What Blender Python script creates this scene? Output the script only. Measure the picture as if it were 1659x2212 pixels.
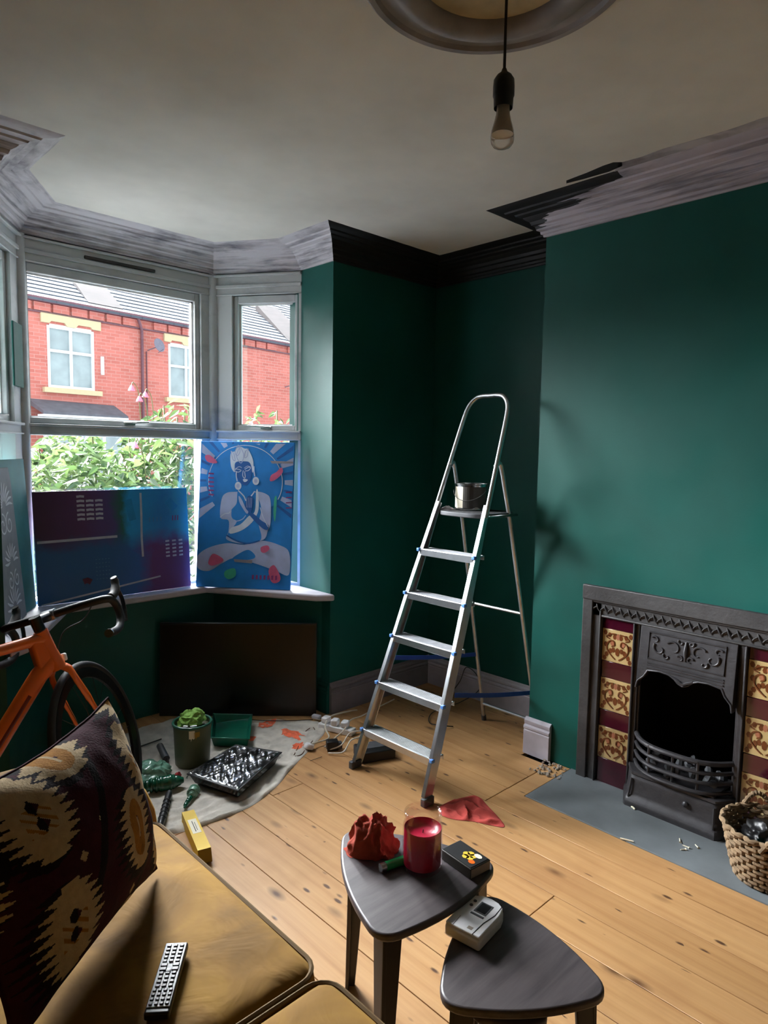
import bpy, bmesh, math, random
from mathutils import Vector, Matrix, noise

S = bpy.context.scene
for _o in list(bpy.data.objects):
    bpy.data.objects.remove(_o, do_unlink=True)
COL = S.collection
R = math.radians
PI = math.pi

# ------------------------------------------------------------------ camera
yaw, pitch, roll = R(43.84), R(5.116), R(0.945)
fw = Vector((math.sin(yaw) * math.cos(pitch), math.cos(yaw) * math.cos(pitch), -math.sin(pitch)))
rt = Vector((math.cos(yaw), -math.sin(yaw), 0))
up = rt.cross(fw)
r2 = rt * math.cos(roll) + up * math.sin(roll)
u2 = up * math.cos(roll) - rt * math.sin(roll)
cd = bpy.data.cameras.new('camera')
cam = bpy.data.objects.new('camera', cd)
COL.objects.link(cam)
M = Matrix((r2, u2, -fw)).transposed().to_4x4()
M.translation = Vector((0, 0, 1.5))
cam.matrix_world = M
cd.sensor_fit = 'HORIZONTAL'
cd.sensor_width = 36
cd.lens = 36 * 1456 / 1659
cd.clip_start = .03
cd.clip_end = 300
S.camera = cam

# ------------------------------------------------------------------ light
SKY_STRENGTH = .95
SUN_STRENGTH = 50.0
EXPOSURE = 1.6
w = bpy.data.worlds.new('overcast_sky')
S.world = w
w.use_nodes = True
bg = w.node_tree.nodes['Background']
bg.inputs[0].default_value = (0.84, 0.93, 1.0, 1)
bg.inputs[1].default_value = SKY_STRENGTH
sd = bpy.data.lights.new('hazy_sun', 'SUN')
sd.energy = SUN_STRENGTH
sd.angle = R(70)
sd.color = (.93, .97, 1.0)
sun = bpy.data.objects.new('hazy_sun', sd)
COL.objects.link(sun)
# light travels from beyond the houses opposite, down into the room
sun.rotation_euler = Vector((0.12, -0.80, -0.58)).to_track_quat('-Z', 'Y').to_euler()
S.view_settings.view_transform = 'Standard'
S.view_settings.look = 'None'
S.view_settings.exposure = EXPOSURE
S.view_settings.gamma = 1
S.view_settings.use_curve_mapping = False
S.cycles.max_bounces = 12
S.cycles.diffuse_bounces = 6
S.cycles.transparent_max_bounces = 12


# ------------------------------------------------------------------ materials
def srgb(r, g, b):
    def c(v):
        v /= 255.0
        return v / 12.92 if v <= .04045 else ((v + .055) / 1.055) ** 2.4
    return (c(r), c(g), c(b), 1)


class NT:
    """small node-tree helper"""
    def __init__(s, name):
        s.m = bpy.data.materials.new(name)
        s.m.use_nodes = True
        s.t = s.m.node_tree
        s.b = s.t.nodes['Principled BSDF']
        s.out = s.t.nodes['Material Output']
        s._co = None

    def n(s, typ, **kw):
        x = s.t.nodes.new(typ)
        for k, v in kw.items():
            setattr(x, k, v)
        return x

    def l(s, a, b):
        s.t.links.new(a, b)

    def co(s, scale=(1, 1, 1), rot=(0, 0, 0), src='Object', loc=(0, 0, 0)):
        tc = s.n('ShaderNodeTexCoord')
        mp = s.n('ShaderNodeMapping')
        mp.inputs['Scale'].default_value = scale
        mp.inputs['Rotation'].default_value = rot
        mp.inputs['Location'].default_value = loc
        s.l(tc.outputs[src], mp.inputs[0])
        return mp.outputs[0]

    def noise(s, co, scale=5, detail=4, rough=.5, dist=0):
        x = s.n('ShaderNodeTexNoise')
        x.inputs['Scale'].default_value = scale
        x.inputs['Detail'].default_value = detail
        x.inputs['Roughness'].default_value = rough
        x.inputs['Distortion'].default_value = dist
        s.l(co, x.inputs['Vector'])
        return x.outputs['Fac']

    def ramp(s, fac, stops, interp='LINEAR'):
        x = s.n('ShaderNodeValToRGB')
        cr = x.color_ramp
        cr.interpolation = interp
        while len(cr.elements) < len(stops):
            cr.elements.new(.5)
        for e, (p, c) in zip(cr.elements, stops):
            e.position = p
            e.color = c if len(c) == 4 else (*c, 1)
        s.l(fac, x.inputs[0])
        return x.outputs[0]

    def mix(s, fac, a, b, blend='MIX'):
        x = s.n('ShaderNodeMix', data_type='RGBA', blend_type=blend)
        for sock, v in ((x.inputs[0], fac), (x.inputs[6], a), (x.inputs[7], b)):
            if hasattr(v, 'is_output') or hasattr(v, 'links'):
                s.l(v, sock)
            else:
                sock.default_value = v
        return x.outputs[2]

    def math(s, op, a, b=None):
        x = s.n('ShaderNodeMath', operation=op)
        for i, v in enumerate((a, b)):
            if v is None:
                continue
            if isinstance(v, (int, float)):
                x.inputs[i].default_value = v
            else:
                s.l(v, x.inputs[i])
        return x.outputs[0]

    def bump(s, h, strength=.3, dist=.01):
        x = s.n('ShaderNodeBump')
        x.inputs['Strength'].default_value = strength
        x.inputs['Distance'].default_value = dist
        s.l(h, x.inputs['Height'])
        s.l(x.outputs[0], s.b.inputs['Normal'])


def simple(name, col, rough=.6, metal=0, var=.12, nscale=18, bump=0, bscale=60, spec=.5, coat=0, sheen=0):
    t = NT(name)
    co = t.co()
    f = t.noise(co, nscale, 4)
    d = tuple(max(0, c * (1 - var)) for c in col[:3])
    l = tuple(min(1, c * (1 + var)) for c in col[:3])
    t.l(t.ramp(f, [(.3, d), (.7, l)]), t.b.inputs['Base Color'])
    t.b.inputs['Roughness'].default_value = rough
    t.b.inputs['Metallic'].default_value = metal
    t.b.inputs['Specular IOR Level'].default_value = spec
    t.b.inputs['Coat Weight'].default_value = coat
    if sheen:
        t.b.inputs['Sheen Weight'].default_value = sheen
    if bump:
        t.bump(t.noise(co, bscale, 3), bump, .004)
    return t.m


def glass_mat(name, tint=(1, 1, 1, 1), gloss=.07, rough=.02, ks=1.0):
    t = NT(name)
    tr = t.n('ShaderNodeBsdfTransparent')
    tr.inputs[0].default_value = tint
    gl = t.n('ShaderNodeBsdfGlossy')
    gl.inputs['Roughness'].default_value = rough
    mx = t.n('ShaderNodeMixShader')
    fr = t.n('ShaderNodeFresnel')
    fr.inputs[0].default_value = 1.45
    # faint dirt so that the pane is procedural
    f = t.noise(t.co(), 3, 5)
    k = t.math('MULTIPLY', fr.outputs[0], t.math('MULTIPLY', t.math('MULTIPLY_ADD', f, .6), ks))
    t.l(t.math('MAXIMUM', k, gloss * .5), mx.inputs[0])
    t.l(tr.outputs[0], mx.inputs[1])
    t.l(gl.outputs[0], mx.inputs[2])
    t.l(mx.outputs[0], t.out.inputs[0])
    return t.m


MT = {}


def wall_paint(name, base, rough=.42):
    t = NT(name)
    co = t.co()
    big = t.noise(co, 1.6, 4, .6)
    c = t.ramp(big, [(.3, tuple(v * .86 for v in base[:3])), (.7, tuple(min(1, v * 1.12) for v in base[:3]))])
    t.l(c, t.b.inputs['Base Color'])
    t.b.inputs['Specular IOR Level'].default_value = .3
    rr = t.ramp(t.noise(co, 4, 3), [(.3, (rough - .06,) * 3), (.7, (rough + .08,) * 3)])
    t.l(rr, t.b.inputs['Roughness'])
    t.bump(t.noise(co, 140, 3, .6), .12, .002)
    return t.m


MT['teal'] = wall_paint('teal_wall_paint', srgb(9, 80, 72), .5)
MT['ceiling'] = wall_paint('ceiling_white', srgb(214, 213, 205), .85)
MT['rear'] = wall_paint('rear_wall', srgb(104, 92, 80), .8)


def whitewash(name, light, dark, along='x', amount=.45, zs=60):
    t = NT(name)
    sc = (3, 3, zs)
    co = t.co(sc)
    f = t.noise(co, 1.0, 5, .6, .3)
    f2 = t.noise(t.co(), 9, 4)
    k = t.math('ADD', t.math('MULTIPLY', f, .75), t.math('MULTIPLY', f2, .25))
    t.l(t.ramp(k, [(amount - .12, dark), (amount + .08, light)]), t.b.inputs['Base Color'])
    t.b.inputs['Roughness'].default_value = .6
    t.bump(f, .25, .003)
    return t.m


MT['wash'] = whitewash('whitewashed_woodwork', srgb(192, 190, 196), srgb(84, 80, 90), amount=.46)
MT['washframe'] = whitewash('primed_window_frame', srgb(186, 190, 192), srgb(146, 150, 154), amount=.40, zs=7)
MT['soot'] = whitewash('black_undercoat', srgb(20, 22, 26), srgb(9, 10, 12), amount=.5)
MT['primer'] = simple('grey_white_primer', srgb(176, 172, 182), .55, var=.10, nscale=12, bump=.1)
MT['primer_dark'] = simple('shaded_primer_and_grey_cloth', srgb(120, 114, 118), .6, var=.10, nscale=12, bump=.1)  # darker copy of the primer for skirting in shade; also the cloth's own grey


def mixed_cornice():
    t = NT('half_painted_cornice')
    sc = t.co((3, 2.2, 60))
    f = t.noise(sc, 1.0, 5, .6, .3)
    white = t.ramp(f, [(.36, srgb(120, 118, 128)), (.52, srgb(178, 174, 186))])
    geo = t.n('ShaderNodeTexCoord')
    sp = t.n('ShaderNodeSeparateXYZ')
    t.l(geo.outputs['Object'], sp.inputs[0])
    nz = t.math('MULTIPLY', t.math('SUBTRACT', t.noise(t.co((26, 2.5, 26)), 1.0, 4), .5), .8)
    # dark above a slanting brush edge: y + 2.6*(2.70 - x) > 1.82
    e = t.math('ADD', sp.outputs['Y'], t.math('MULTIPLY', t.math('SUBTRACT', 2.705, sp.outputs['X']), 3.18))
    e = t.math('ADD', e, nz)
    far = t.math('GREATER_THAN', sp.outputs['Y'], 1.40)
    m1 = t.math('MULTIPLY', t.math('GREATER_THAN', e, 1.61), far)
    y2 = t.math('MULTIPLY', t.math('GREATER_THAN', sp.outputs['Y'], 1.20), t.math('LESS_THAN', sp.outputs['Y'], 1.42))
    m2 = t.math('MULTIPLY', y2, t.math('LESS_THAN', t.math('ADD', sp.outputs['X'], t.math('MULTIPLY', nz, .1)), 2.645))
    m = m1
    t.l(t.mix(m, white, srgb(24, 27, 32)), t.b.inputs['Base Color'])
    t.b.inputs['Roughness'].default_value = .6
    t.bump(f, .25, .003)
    return t.m


MT['cornmix'] = mixed_cornice()


def pine():
    t = NT('varnished_pine_board')
    oi = t.n('ShaderNodeObjectInfo')
    tc = t.n('ShaderNodeTexCoord')
    add = t.n('ShaderNodeVectorMath', operation='ADD')
    cmb = t.n('ShaderNodeCombineXYZ')
    t.l(t.math('MULTIPLY', oi.outputs['Random'], 17.0), cmb.inputs[1])
    t.l(t.math('MULTIPLY', oi.outputs['Random'], 9.0), cmb.inputs[2])
    t.l(tc.outputs['Object'], add.inputs[0])
    t.l(cmb.outputs[0], add.inputs[1])
    mp = t.n('ShaderNodeMapping')
    mp.inputs['Scale'].default_value = (7, .8, 7)
    t.l(add.outputs[0], mp.inputs[0])
    g = t.n('ShaderNodeTexWave', wave_type='BANDS', bands_direction='X')
    g.inputs['Scale'].default_value = .8
    g.inputs['Distortion'].default_value = 5.0
    g.inputs['Detail'].default_value = 3
    g.inputs['Detail Scale'].default_value = 1.4
    t.l(mp.outputs[0], g.inputs['Vector'])
    lm = t.n('ShaderNodeMapping')
    lm.inputs['Scale'].default_value = (26, 1.3, 26)
    t.l(add.outputs[0], lm.inputs[0])
    grain = t.math('ADD', t.math('MULTIPLY', g.outputs['Fac'], .30), t.math('MULTIPLY', t.noise(lm.outputs[0], 1, 5, .6, .5), .75))
    fine = t.n('ShaderNodeMapping')
    fine.inputs['Scale'].default_value = (90, 3, 90)
    t.l(add.outputs[0], fine.inputs[0])
    fn = t.noise(fine.outputs[0], 1, 3)
    base = t.ramp(grain, [(.0, srgb(200, 160, 114)), (.6, srgb(190, 148, 101)), (1.0, srgb(166, 118, 74))])
    base = t.mix(.25, base, t.ramp(fn, [(.3, srgb(140, 94, 54)), (.7, srgb(188, 148, 100))]))
    # board to board tone
    tone = t.ramp(oi.outputs['Random'], [(0, (.72, .62, .52)), (.5, (1, .97, .92)), (1, (.86, .78, .68))])
    base = t.mix(.55, base, tone, 'MULTIPLY')
    # knots and dents
    km = t.n('ShaderNodeMapping')
    km.inputs['Scale'].default_value = (7.5, 3.2, 1)
    t.l(add.outputs[0], km.inputs[0])
    vo = t.n('ShaderNodeTexVoronoi')
    vo.inputs['Scale'].default_value = 1.0
    vo.inputs['Randomness'].default_value = 1.0
    t.l(km.outputs[0], vo.inputs['Vector'])
    kf = t.ramp(vo.outputs['Distance'], [(.03, (.9, .9, .9)), (.09, (.45, .45, .45)), (.17, (0, 0, 0))])
    base = t.mix(kf, base, srgb(60, 30, 14))
    dm = t.n('ShaderNodeMapping')
    dm.inputs['Scale'].default_value = (26, 10, 1)
    t.l(add.outputs[0], dm.inputs[0])
    v2 = t.n('ShaderNodeTexVoronoi')
    v2.inputs['Scale'].default_value = 1.0
    t.l(dm.outputs[0], v2.inputs['Vector'])
    sparse = t.math('GREATER_THAN', t.noise(mp.outputs[0], 3.5, 2), .56)
    df = t.math('MULTIPLY', t.ramp(v2.outputs['Distance'], [(.12, (1, 1, 1)), (.22, (0, 0, 0))]), sparse)
    base = t.mix(t.math('MULTIPLY', df, .95), base, srgb(70, 44, 30))
    sm = t.noise(t.co(), 2.3, 4, .6)
    base = t.mix(t.ramp(sm, [(.5, (0, 0, 0)), (.75, (.35, .35, .35))]), base, srgb(140, 90, 52))
    t.b.inputs['Specular IOR Level'].default_value = .35
    t.l(base, t.b.inputs['Base Color'])
    t.l(t.ramp(sm, [(.3, (.42,) * 3), (.7, (.58,) * 3)]), t.b.inputs['Roughness'])
    t.bump(t.math('ADD', t.math('MULTIPLY', fn, .5), t.math('MULTIPLY', df, -1.5)), .2, .002)
    return t.m


MT['pine'] = pine()
MT['alu'] = simple('brushed_aluminium', (.62, .64, .67, 1), .28, 1, .06, 30)
MT['alu_matt'] = simple('dull_ribbed_aluminium', (.55, .56, .58, 1), .42, 1, .1, 30)
MT['steel'] = simple('bare_tin_plate', (.5, .5, .5, 1), .22, 1, .1, 30)
MT['black_plastic'] = simple('black_plastic', srgb(20, 20, 22), .4)
MT['grey_plastic'] = simple('grey_plastic', srgb(70, 72, 76), .5)
MT['bluestrap'] = simple('blue_webbing', srgb(24, 66, 150), .7)
MT['bluecap'] = simple('blue_plastic_cap', srgb(70, 120, 190), .45)
MT['iron'] = simple('blackleaded_cast_iron', srgb(58, 57, 60), .48, .35, .22, 25, .35, 55)
MT['iron_frame'] = simple('worn_iron_surround', srgb(60, 59, 60), .55, .25, .22, 14, .4, 60)
MT['soot_black'] = simple('sooty_firebox', srgb(8, 8, 9), .95)
MT['maroon_tile'] = simple('maroon_glazed_tile', srgb(58, 10, 28), .12, 0, .12, 20, 0, 60, .6, .4)
MT['cream_tile'] = simple('cream_glazed_tile', srgb(176, 152, 106), .14, 0, .12, 8, 0, 60, .6, .4)
MT['tile_brown'] = simple('brown_tile_print', srgb(96, 52, 28), .2)
MT['tile_pink'] = simple('dull_pink_tile_print', srgb(150, 96, 72), .2)
MT['slate'] = simple('grey_slate_hearth', srgb(108, 114, 118), .6, 0, .14, 7, .15, 40)
MT['rubble'] = simple('plaster_crumbs', srgb(150, 140, 128), .9)
MT['mustard'] = None
MT['tabletop'] = None


def velvet():
    t = NT('mustard_velvet')
    co = t.co()
    f = t.noise(co, 5.5, 4, .55, .6)
    c = t.ramp(f, [(.28, srgb(108, 74, 8)), (.5, srgb(134, 94, 14)), (.72, srgb(158, 116, 26))])
    t.l(c, t.b.inputs['Base Color'])
    t.b.inputs['Roughness'].default_value = .85
    t.b.inputs['Sheen Weight'].default_value = .2
    t.b.inputs['Sheen Roughness'].default_value = .4
    t.b.inputs['Sheen Tint'].default_value = srgb(230, 190, 90)
    t.bump(t.noise(co, 9, 3, .5, 1.0), .5, .012)
    return t.m


def darkwood():
    t = NT('dark_stained_table_wood')
    g = t.noise(t.co((4, 40, 40), (0, 0, R(35))), 1, 5, .6, .4)
    t.l(t.ramp(g, [(.3, srgb(62, 56, 59)), (.7, srgb(92, 84, 86))]), t.b.inputs['Base Color'])
    t.b.inputs['Roughness'].default_value = .42
    t.bump(g, .12, .002)
    return t.m


MT['mustard'] = velvet()
MT['tabletop'] = darkwood()
MT['tableleg'] = simple('black_brown_leg_lacquer', srgb(34, 29, 30), .4)
MT['piping'] = simple('dark_mustard_piping', srgb(92, 66, 16), .8)
MT['maroon_cloth'] = simple('maroon_kilim_weave', srgb(56, 18, 32), .95, 0, .2, 60, .4, 220, .2)
MT['black_cloth'] = simple('black_kilim_weave', srgb(26, 18, 24), .95, 0, .2, 60, .4, 220, .2)
MT['cream_cloth'] = simple('cream_kilim_weave', srgb(178, 156, 122), .95, 0, .12, 60, .4, 220, .2)
MT['ochre_cloth'] = simple('ochre_kilim_weave', srgb(150, 102, 38), .95, 0, .2, 40, .4, 220, .2)
MT['red_rag'] = simple('faded_red_cotton', srgb(186, 78, 72), .95, 0, .15, 30, .3, 160, .2)
MT['rust_rag'] = simple('rust_red_cotton', srgb(164, 74, 60), .95, 0, .2, 30, .3, 160, .2)
MT['green_rag'] = simple('light_green_cotton', srgb(128, 168, 84), .95, 0, .15, 30, .3, 160, .2)
MT['orange'] = simple('orange_bike_enamel', srgb(228, 106, 24), .3, 0, .04, 10, 0, 60, .5, .5)
MT['orange_d'] = simple('dark_red_frame_print', srgb(120, 34, 14), .35)
MT['rubber'] = simple('black_tyre_rubber', srgb(26, 26, 28), .7)
MT['carbon'] = simple('black_carbon', srgb(16, 16, 18), .32)
MT['tape'] = simple('black_bar_tape', srgb(22, 22, 24), .6, bump=.3)
MT['white_plastic'] = simple('white_plastic', srgb(226, 226, 228), .4, var=.03)
MT['cable_white'] = simple('off_white_cable', srgb(206, 196, 180), .5, var=.05)
MT['cable_black'] = simple('black_cable', srgb(24, 22, 22), .5)
MT['cable_brown'] = simple('brown_cable', srgb(86, 54, 34), .5)
MT['drum'] = simple('olive_green_paint_drum', srgb(84, 92, 62), .4, 0, .12, 8)
MT['drum_rim'] = simple('dark_green_paint_skin', srgb(30, 88, 70), .35, 0, .2, 30)
MT['tray_green'] = simple('deep_green_wet_tray', srgb(6, 92, 72), .3, 0, .2, 12)
MT['film_green'] = simple('green_smeared_plastic_film', srgb(18, 86, 62), .16, 0, .35, 26, .8, 30, .8)
MT['film_pale'] = simple('pale_green_plastic_film', srgb(120, 168, 146), .18, 0, .35, 22, .8, 30, .8)
MT['yellow_card'] = simple('yellow_cardboard', srgb(224, 186, 36), .6, 0, .05)
MT['yellow_dark'] = simple('dull_yellow_card_flap', srgb(150, 116, 12), .6, 0, .05)
MT['card_edge'] = simple('cream_card_print', srgb(232, 224, 200), .6, 0, .05)
MT['print_dark'] = simple('dark_print', srgb(60, 56, 50), .6)
MT['tv'] = simple('black_glossy_screen', srgb(8, 8, 10), .3, 0, .2, 3)
MT['candlewax'] = simple('deep_red_candle_wax', srgb(176, 18, 58), .3, 0, .15, 14)
MT['canvas_edge'] = simple('pale_canvas_edge', srgb(188, 200, 176), .8)
MT['socket'] = simple('black_lamp_holder', srgb(16, 16, 17), .45)
MT['white_paper'] = simple('white_paper', srgb(222, 226, 230), .7, 0, .03)
MT['pot'] = simple('amber_plaster_recess', srgb(176, 160, 124), .85)
MT['ringpaint'] = simple('dull_mauve_rose_undercoat', srgb(142, 141, 144), .7, 0, .2, 10, .2, 50)
MT['redribbon'] = simple('red_plastic_bag', srgb(170, 24, 36), .3)
MT['glass'] = glass_mat('window_glass')
MT['jarglass'] = glass_mat('jar_glass', (.97, .95, .95, 1), .04, .03, .3)
MT['bulbglass'] = glass_mat('clear_bulb_glass', (.97, .96, .94, 1), .10, .03)
MT['bulbwhite'] = simple('frosted_bulb_diffuser', srgb(226, 214, 196), .5, 0, .03)

# ------------------------------------------------------------------ mesh builder


class MB:
    def __init__(s):
        s.v = []
        s.f = []
        s.mi = []

    def add(s, vs, fs, mi=0, M=None):
        b = len(s.v)
        for p in vs:
            p = Vector(p)
            s.v.append(M @ p if M is not None else p)
        for f in fs:
            s.f.append([b + i for i in f])
            s.mi.append(mi)
        return s

    def box(s, c, size, rz=0, M=None, mi=0):
        x, y, z = (k / 2 for k in size)
        vs = [(i * x, j * y, k * z) for k in (-1, 1) for j in (-1, 1) for i in (-1, 1)]
        T = Matrix.Translation(c) @ Matrix.Rotation(rz, 4, 'Z')
        if M is not None:
            T = M @ T
        return s.add(vs, [(0, 2, 3, 1), (4, 5, 7, 6), (0, 1, 5, 4), (2, 6, 7, 3), (0, 4, 6, 2), (1, 3, 7, 5)], mi, T)

    def bb(s, a, b, mi=0, M=None):
        c = [(p + q) / 2 for p, q in zip(a, b)]
        return s.box(c, [abs(q - p) for p, q in zip(a, b)], M=M, mi=mi)

    def prism(s, poly, z0, z1, M=None, mi=0):
        n = len(poly)
        vs = [(x, y, z0) for x, y in poly] + [(x, y, z1) for x, y in poly]
        fs = [tuple(range(n - 1, -1, -1)), tuple(range(n, 2 * n))]
        fs += [(i, (i + 1) % n, n + (i + 1) % n, n + i) for i in range(n)]
        return s.add(vs, fs, mi, M)

    def tube(s, path, r, n=8, closed=False, caps=True, M=None, mi=0, sx=1, sy=1, ref=None):
        P = [Vector(p) for p in path]
        N = len(P)
        rr = r if isinstance(r, (list, tuple)) else [r] * N
        rings = []
        prev = None
        for i, p in enumerate(P):
            if closed:
                d = P[(i + 1) % N] - P[i - 1]
            elif i == 0:
                d = P[1] - P[0]
            elif i == N - 1:
                d = P[-1] - P[-2]
            else:
                d = (P[i + 1] - P[i]).normalized() + (P[i] - P[i - 1]).normalized()
            if d.length < 1e-9:
                d = Vector((0, 0, 1))
            d.normalize()
            if prev is None:
                a = Vector(ref) if ref else (Vector((0, 0, 1)) if abs(d.z) < .9 else Vector((1, 0, 0)))
            else:
                a = prev
            x = a - d * a.dot(d)
            if x.length < 1e-6:
                x = d.orthogonal()
            x.normalize()
            prev = x
            y = d.cross(x)
            rings.append([p + (x * math.cos(t) * sx + y * math.sin(t) * sy) * rr[i]
                          for t in [2 * PI * k / n + (PI / 4 if n == 4 else 0) for k in range(n)]])
        vs = [q for ring in rings for q in ring]
        fs = []
        for i in range(N if closed else N - 1):
            j = (i + 1) % N
            for k in range(n):
                fs.append((i * n + k, i * n + (k + 1) % n, j * n + (k + 1) % n, j * n + k))
        if caps and not closed:
            fs.append(tuple(range(n - 1, -1, -1)))
            fs.append(tuple((N - 1) * n + k for k in range(n)))
        return s.add(vs, fs, mi, M)

    def lathe(s, prof, n=24, M=None, mi=0, cap0=True, cap1=True):
        vs = [(r * math.cos(2 * PI * k / n), r * math.sin(2 * PI * k / n), z) for r, z in prof for k in range(n)]
        fs = []
        for i in range(len(prof) - 1):
            for k in range(n):
                fs.append((i * n + k, i * n + (k + 1) % n, (i + 1) * n + (k + 1) % n, (i + 1) * n + k))
        if cap0:
            fs.append(tuple(range(n - 1, -1, -1)))
        if cap1:
            fs.append(tuple((len(prof) - 1) * n + k for k in range(n)))
        return s.add(vs, fs, mi, M)

    def poly(s, pts, mi=0, M=None):
        return s.add(pts, [tuple(range(len(pts)))], mi, M)

    def grid(s, fn, nu, nv, mi=None, M=None):
        vs = [fn(i / nu, j / nv) for j in range(nv + 1) for i in range(nu + 1)]
        b = len(s.v)
        for p in vs:
            p = Vector(p)
            s.v.append(M @ p if M is not None else p)
        for j in range(nv):
            for i in range(nu):
                s.f.append([b + j * (nu + 1) + i, b + j * (nu + 1) + i + 1, b + (j + 1) * (nu + 1) + i + 1, b + (j + 1) * (nu + 1) + i])
                s.mi.append(mi((i + .5) / nu, (j + .5) / nv) if callable(mi) else (mi or 0))
        return s

    def obj(s, name, mats, parent=None, bevel=0, smooth=True, angle=40, kind=None, label=None, seg=2):
        me = bpy.data.meshes.new(name)
        me.from_pydata([tuple(p) for p in s.v], [], s.f)
        if not isinstance(mats, (list, tuple)):
            mats = [mats]
        for m in mats:
            me.materials.append(MT[m] if isinstance(m, str) else m)
        if len(mats) > 1:
            me.polygons.foreach_set('material_index', s.mi)
        bm = bmesh.new()
        bm.from_mesh(me)
        bmesh.ops.recalc_face_normals(bm, faces=bm.faces)
        bm.to_mesh(me)
        bm.free()
        if smooth:
            me.shade_smooth()
            me.set_sharp_from_angle(angle=R(angle))
        o = bpy.data.objects.new(name, me)
        COL.objects.link(o)
        if bevel:
            md = o.modifiers.new('bevel', 'BEVEL')
            md.width = bevel
            md.segments = seg
            md.limit_method = 'ANGLE'
        if parent is not None:
            o.parent = parent
            if parent.type == 'EMPTY':
                o.matrix_parent_inverse = (Matrix.Translation(parent.location) @ parent.rotation_euler.to_matrix().to_4x4()).inverted()
        if kind:
            o['kind'] = kind
        if label:
            o['label'] = label
        return o


def obj_split(mb, name, mats, parent=None, **k):
    """every connected piece of the builder becomes an object of its own"""
    par = list(range(len(mb.v)))

    def find(a):
        while par[a] != a:
            par[a] = par[par[a]]
            a = par[a]
        return a
    for f in mb.f:
        r0 = find(f[0])
        for i in f[1:]:
            par[find(i)] = r0
    comp = {}
    for fi, f in enumerate(mb.f):
        comp.setdefault(find(f[0]), []).append(fi)
    out = []
    for fis in comp.values():
        m = MB()
        ids = {}
        for fi in fis:
            ff = []
            for i in mb.f[fi]:
                if i not in ids:
                    ids[i] = len(m.v)
                    m.v.append(mb.v[i])
                ff.append(ids[i])
            m.f.append(ff)
            m.mi.append(mb.mi[fi])
        mm = mats
        if isinstance(mats, (list, tuple)):
            mm = mats[m.mi[0]] if len(set(m.mi)) == 1 else mats
        out.append(m.obj(name, mm, parent, **k))
    return out


def thing(name, label, cat, loc=(0, 0, 0), group=None, kind=None):
    o = bpy.data.objects.new(name, None)
    o.empty_display_size = .1
    COL.objects.link(o)
    o.location = loc
    if kind:
        o['kind'] = kind
    if label:
        o['label'] = label
    if cat:
        o['category'] = cat
    if group:
        o['group'] = group
    return o


def tag(o, label, cat, group=None):
    o['label'] = label
    o['category'] = cat
    if group:
        o['group'] = group
    return o


def copy_tree(o, parent=None):
    c = o.copy()
    COL.objects.link(c)
    if parent is not None:
        c.parent = parent
    for ch in list(o.children):
        copy_tree(ch, c)
    return c


def catmull(pts, k=8, closed=False):
    P = [Vector(p) for p in pts]
    n = len(P)
    out = []
    rng = range(n if closed else n - 1)
    for i in rng:
        if closed:
            p0, p1, p2, p3 = P[i - 1], P[i], P[(i + 1) % n], P[(i + 2) % n]
        else:
            p0, p1, p2, p3 = P[max(i - 1, 0)], P[i], P[i + 1], P[min(i + 2, n - 1)]
        for j in range(k):
            t = j / k
            out.append(.5 * ((2 * p1) + (p2 - p0) * t + (2 * p0 - 5 * p1 + 4 * p2 - p3) * t * t + (3 * p1 - p0 - 3 * p2 + p3) * t ** 3))
    if not closed:
        out.append(P[-1])
    return out


def nz(x, y, z=0.0):
    return noise.noise(Vector((x, y, z)))


# ================================================================== ROOM SHELL
H = 2.64
XR = 3.21       # alcove wall
XB = 2.816      # chimney breast face
YW = 2.904      # window wall
XL = -1.25
YR = -1.6
BAY = [(.73, YW), (.73, 3.19), (1.03, 3.65), (2.08, 3.65), (2.38, 3.19), (2.38, YW)]


def wall(name, a, b, z0, z1, th, mat, parent=None):
    """vertical slab whose inner face runs a->b; thickness goes to the right of a->b"""
    a = Vector((*a, 0))
    b = Vector((*b, 0))
    d = (b - a).normalized()
    nrm = Vector((d.y, -d.x, 0))
    mb = MB()
    p = [a, b, b + nrm * th, a + nrm * th]
    mb.prism([(q.x, q.y) for q in p], z0, z1)
    o = mb.obj(name, mat, parent, smooth=False)
    o['kind'] = 'structure'
    return o


# window wall (front): left pier, right pier
mb = MB().prism([(XL, YW), (.73, YW), (.73, 3.30), (XL, 3.30)], -.12, H)
mb.obj('wall_front_left', 'teal', smooth=False)['kind'] = 'structure'
mb = MB().prism([(2.38, YW), (XR + .15, YW), (XR + .15, 3.30), (2.38, 3.30)], -.12, H)
mb.obj('wall_front_right', 'teal', smooth=False)['kind'] = 'structure'
# wall below the bay windows
mb = MB()
inner = [(.73, 2.98), (1.09, 3.56), (2.02, 3.56), (2.38, 2.98)]
outer = [(2.62, 3.2), (2.2, 3.86), (.90, 3.86), (.49, 3.2)]
mb.prism(inner + [(2.38, 3.0)] + outer + [(.73, 3.0)], -.12, .66)
mb.obj('wall_bay', 'teal', smooth=False)['kind'] = 'structure'
# fascia over the bay windows (wall up to the ceiling)
mb = MB()
for a, b in zip(BAY[1:4], BAY[2:5]):
    A, B = Vector((*a, 0)), Vector((*b, 0))
    d = (B - A).normalized()
    n_ = Vector((-d.y, d.x, 0))
    mb.prism([(q.x, q.y) for q in (A - d * .02, B + d * .02, B + n_ * .2 + d * .1, A + n_ * .2 - d * .1)], 2.50, H)
mb.obj('wall_bay_head', 'washframe', smooth=False)['kind'] = 'structure'
# alcove wall, right side
wall('wall_right_alcove', (XR, YW), (XR, YR), -.12, H, -.15, 'teal')
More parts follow.
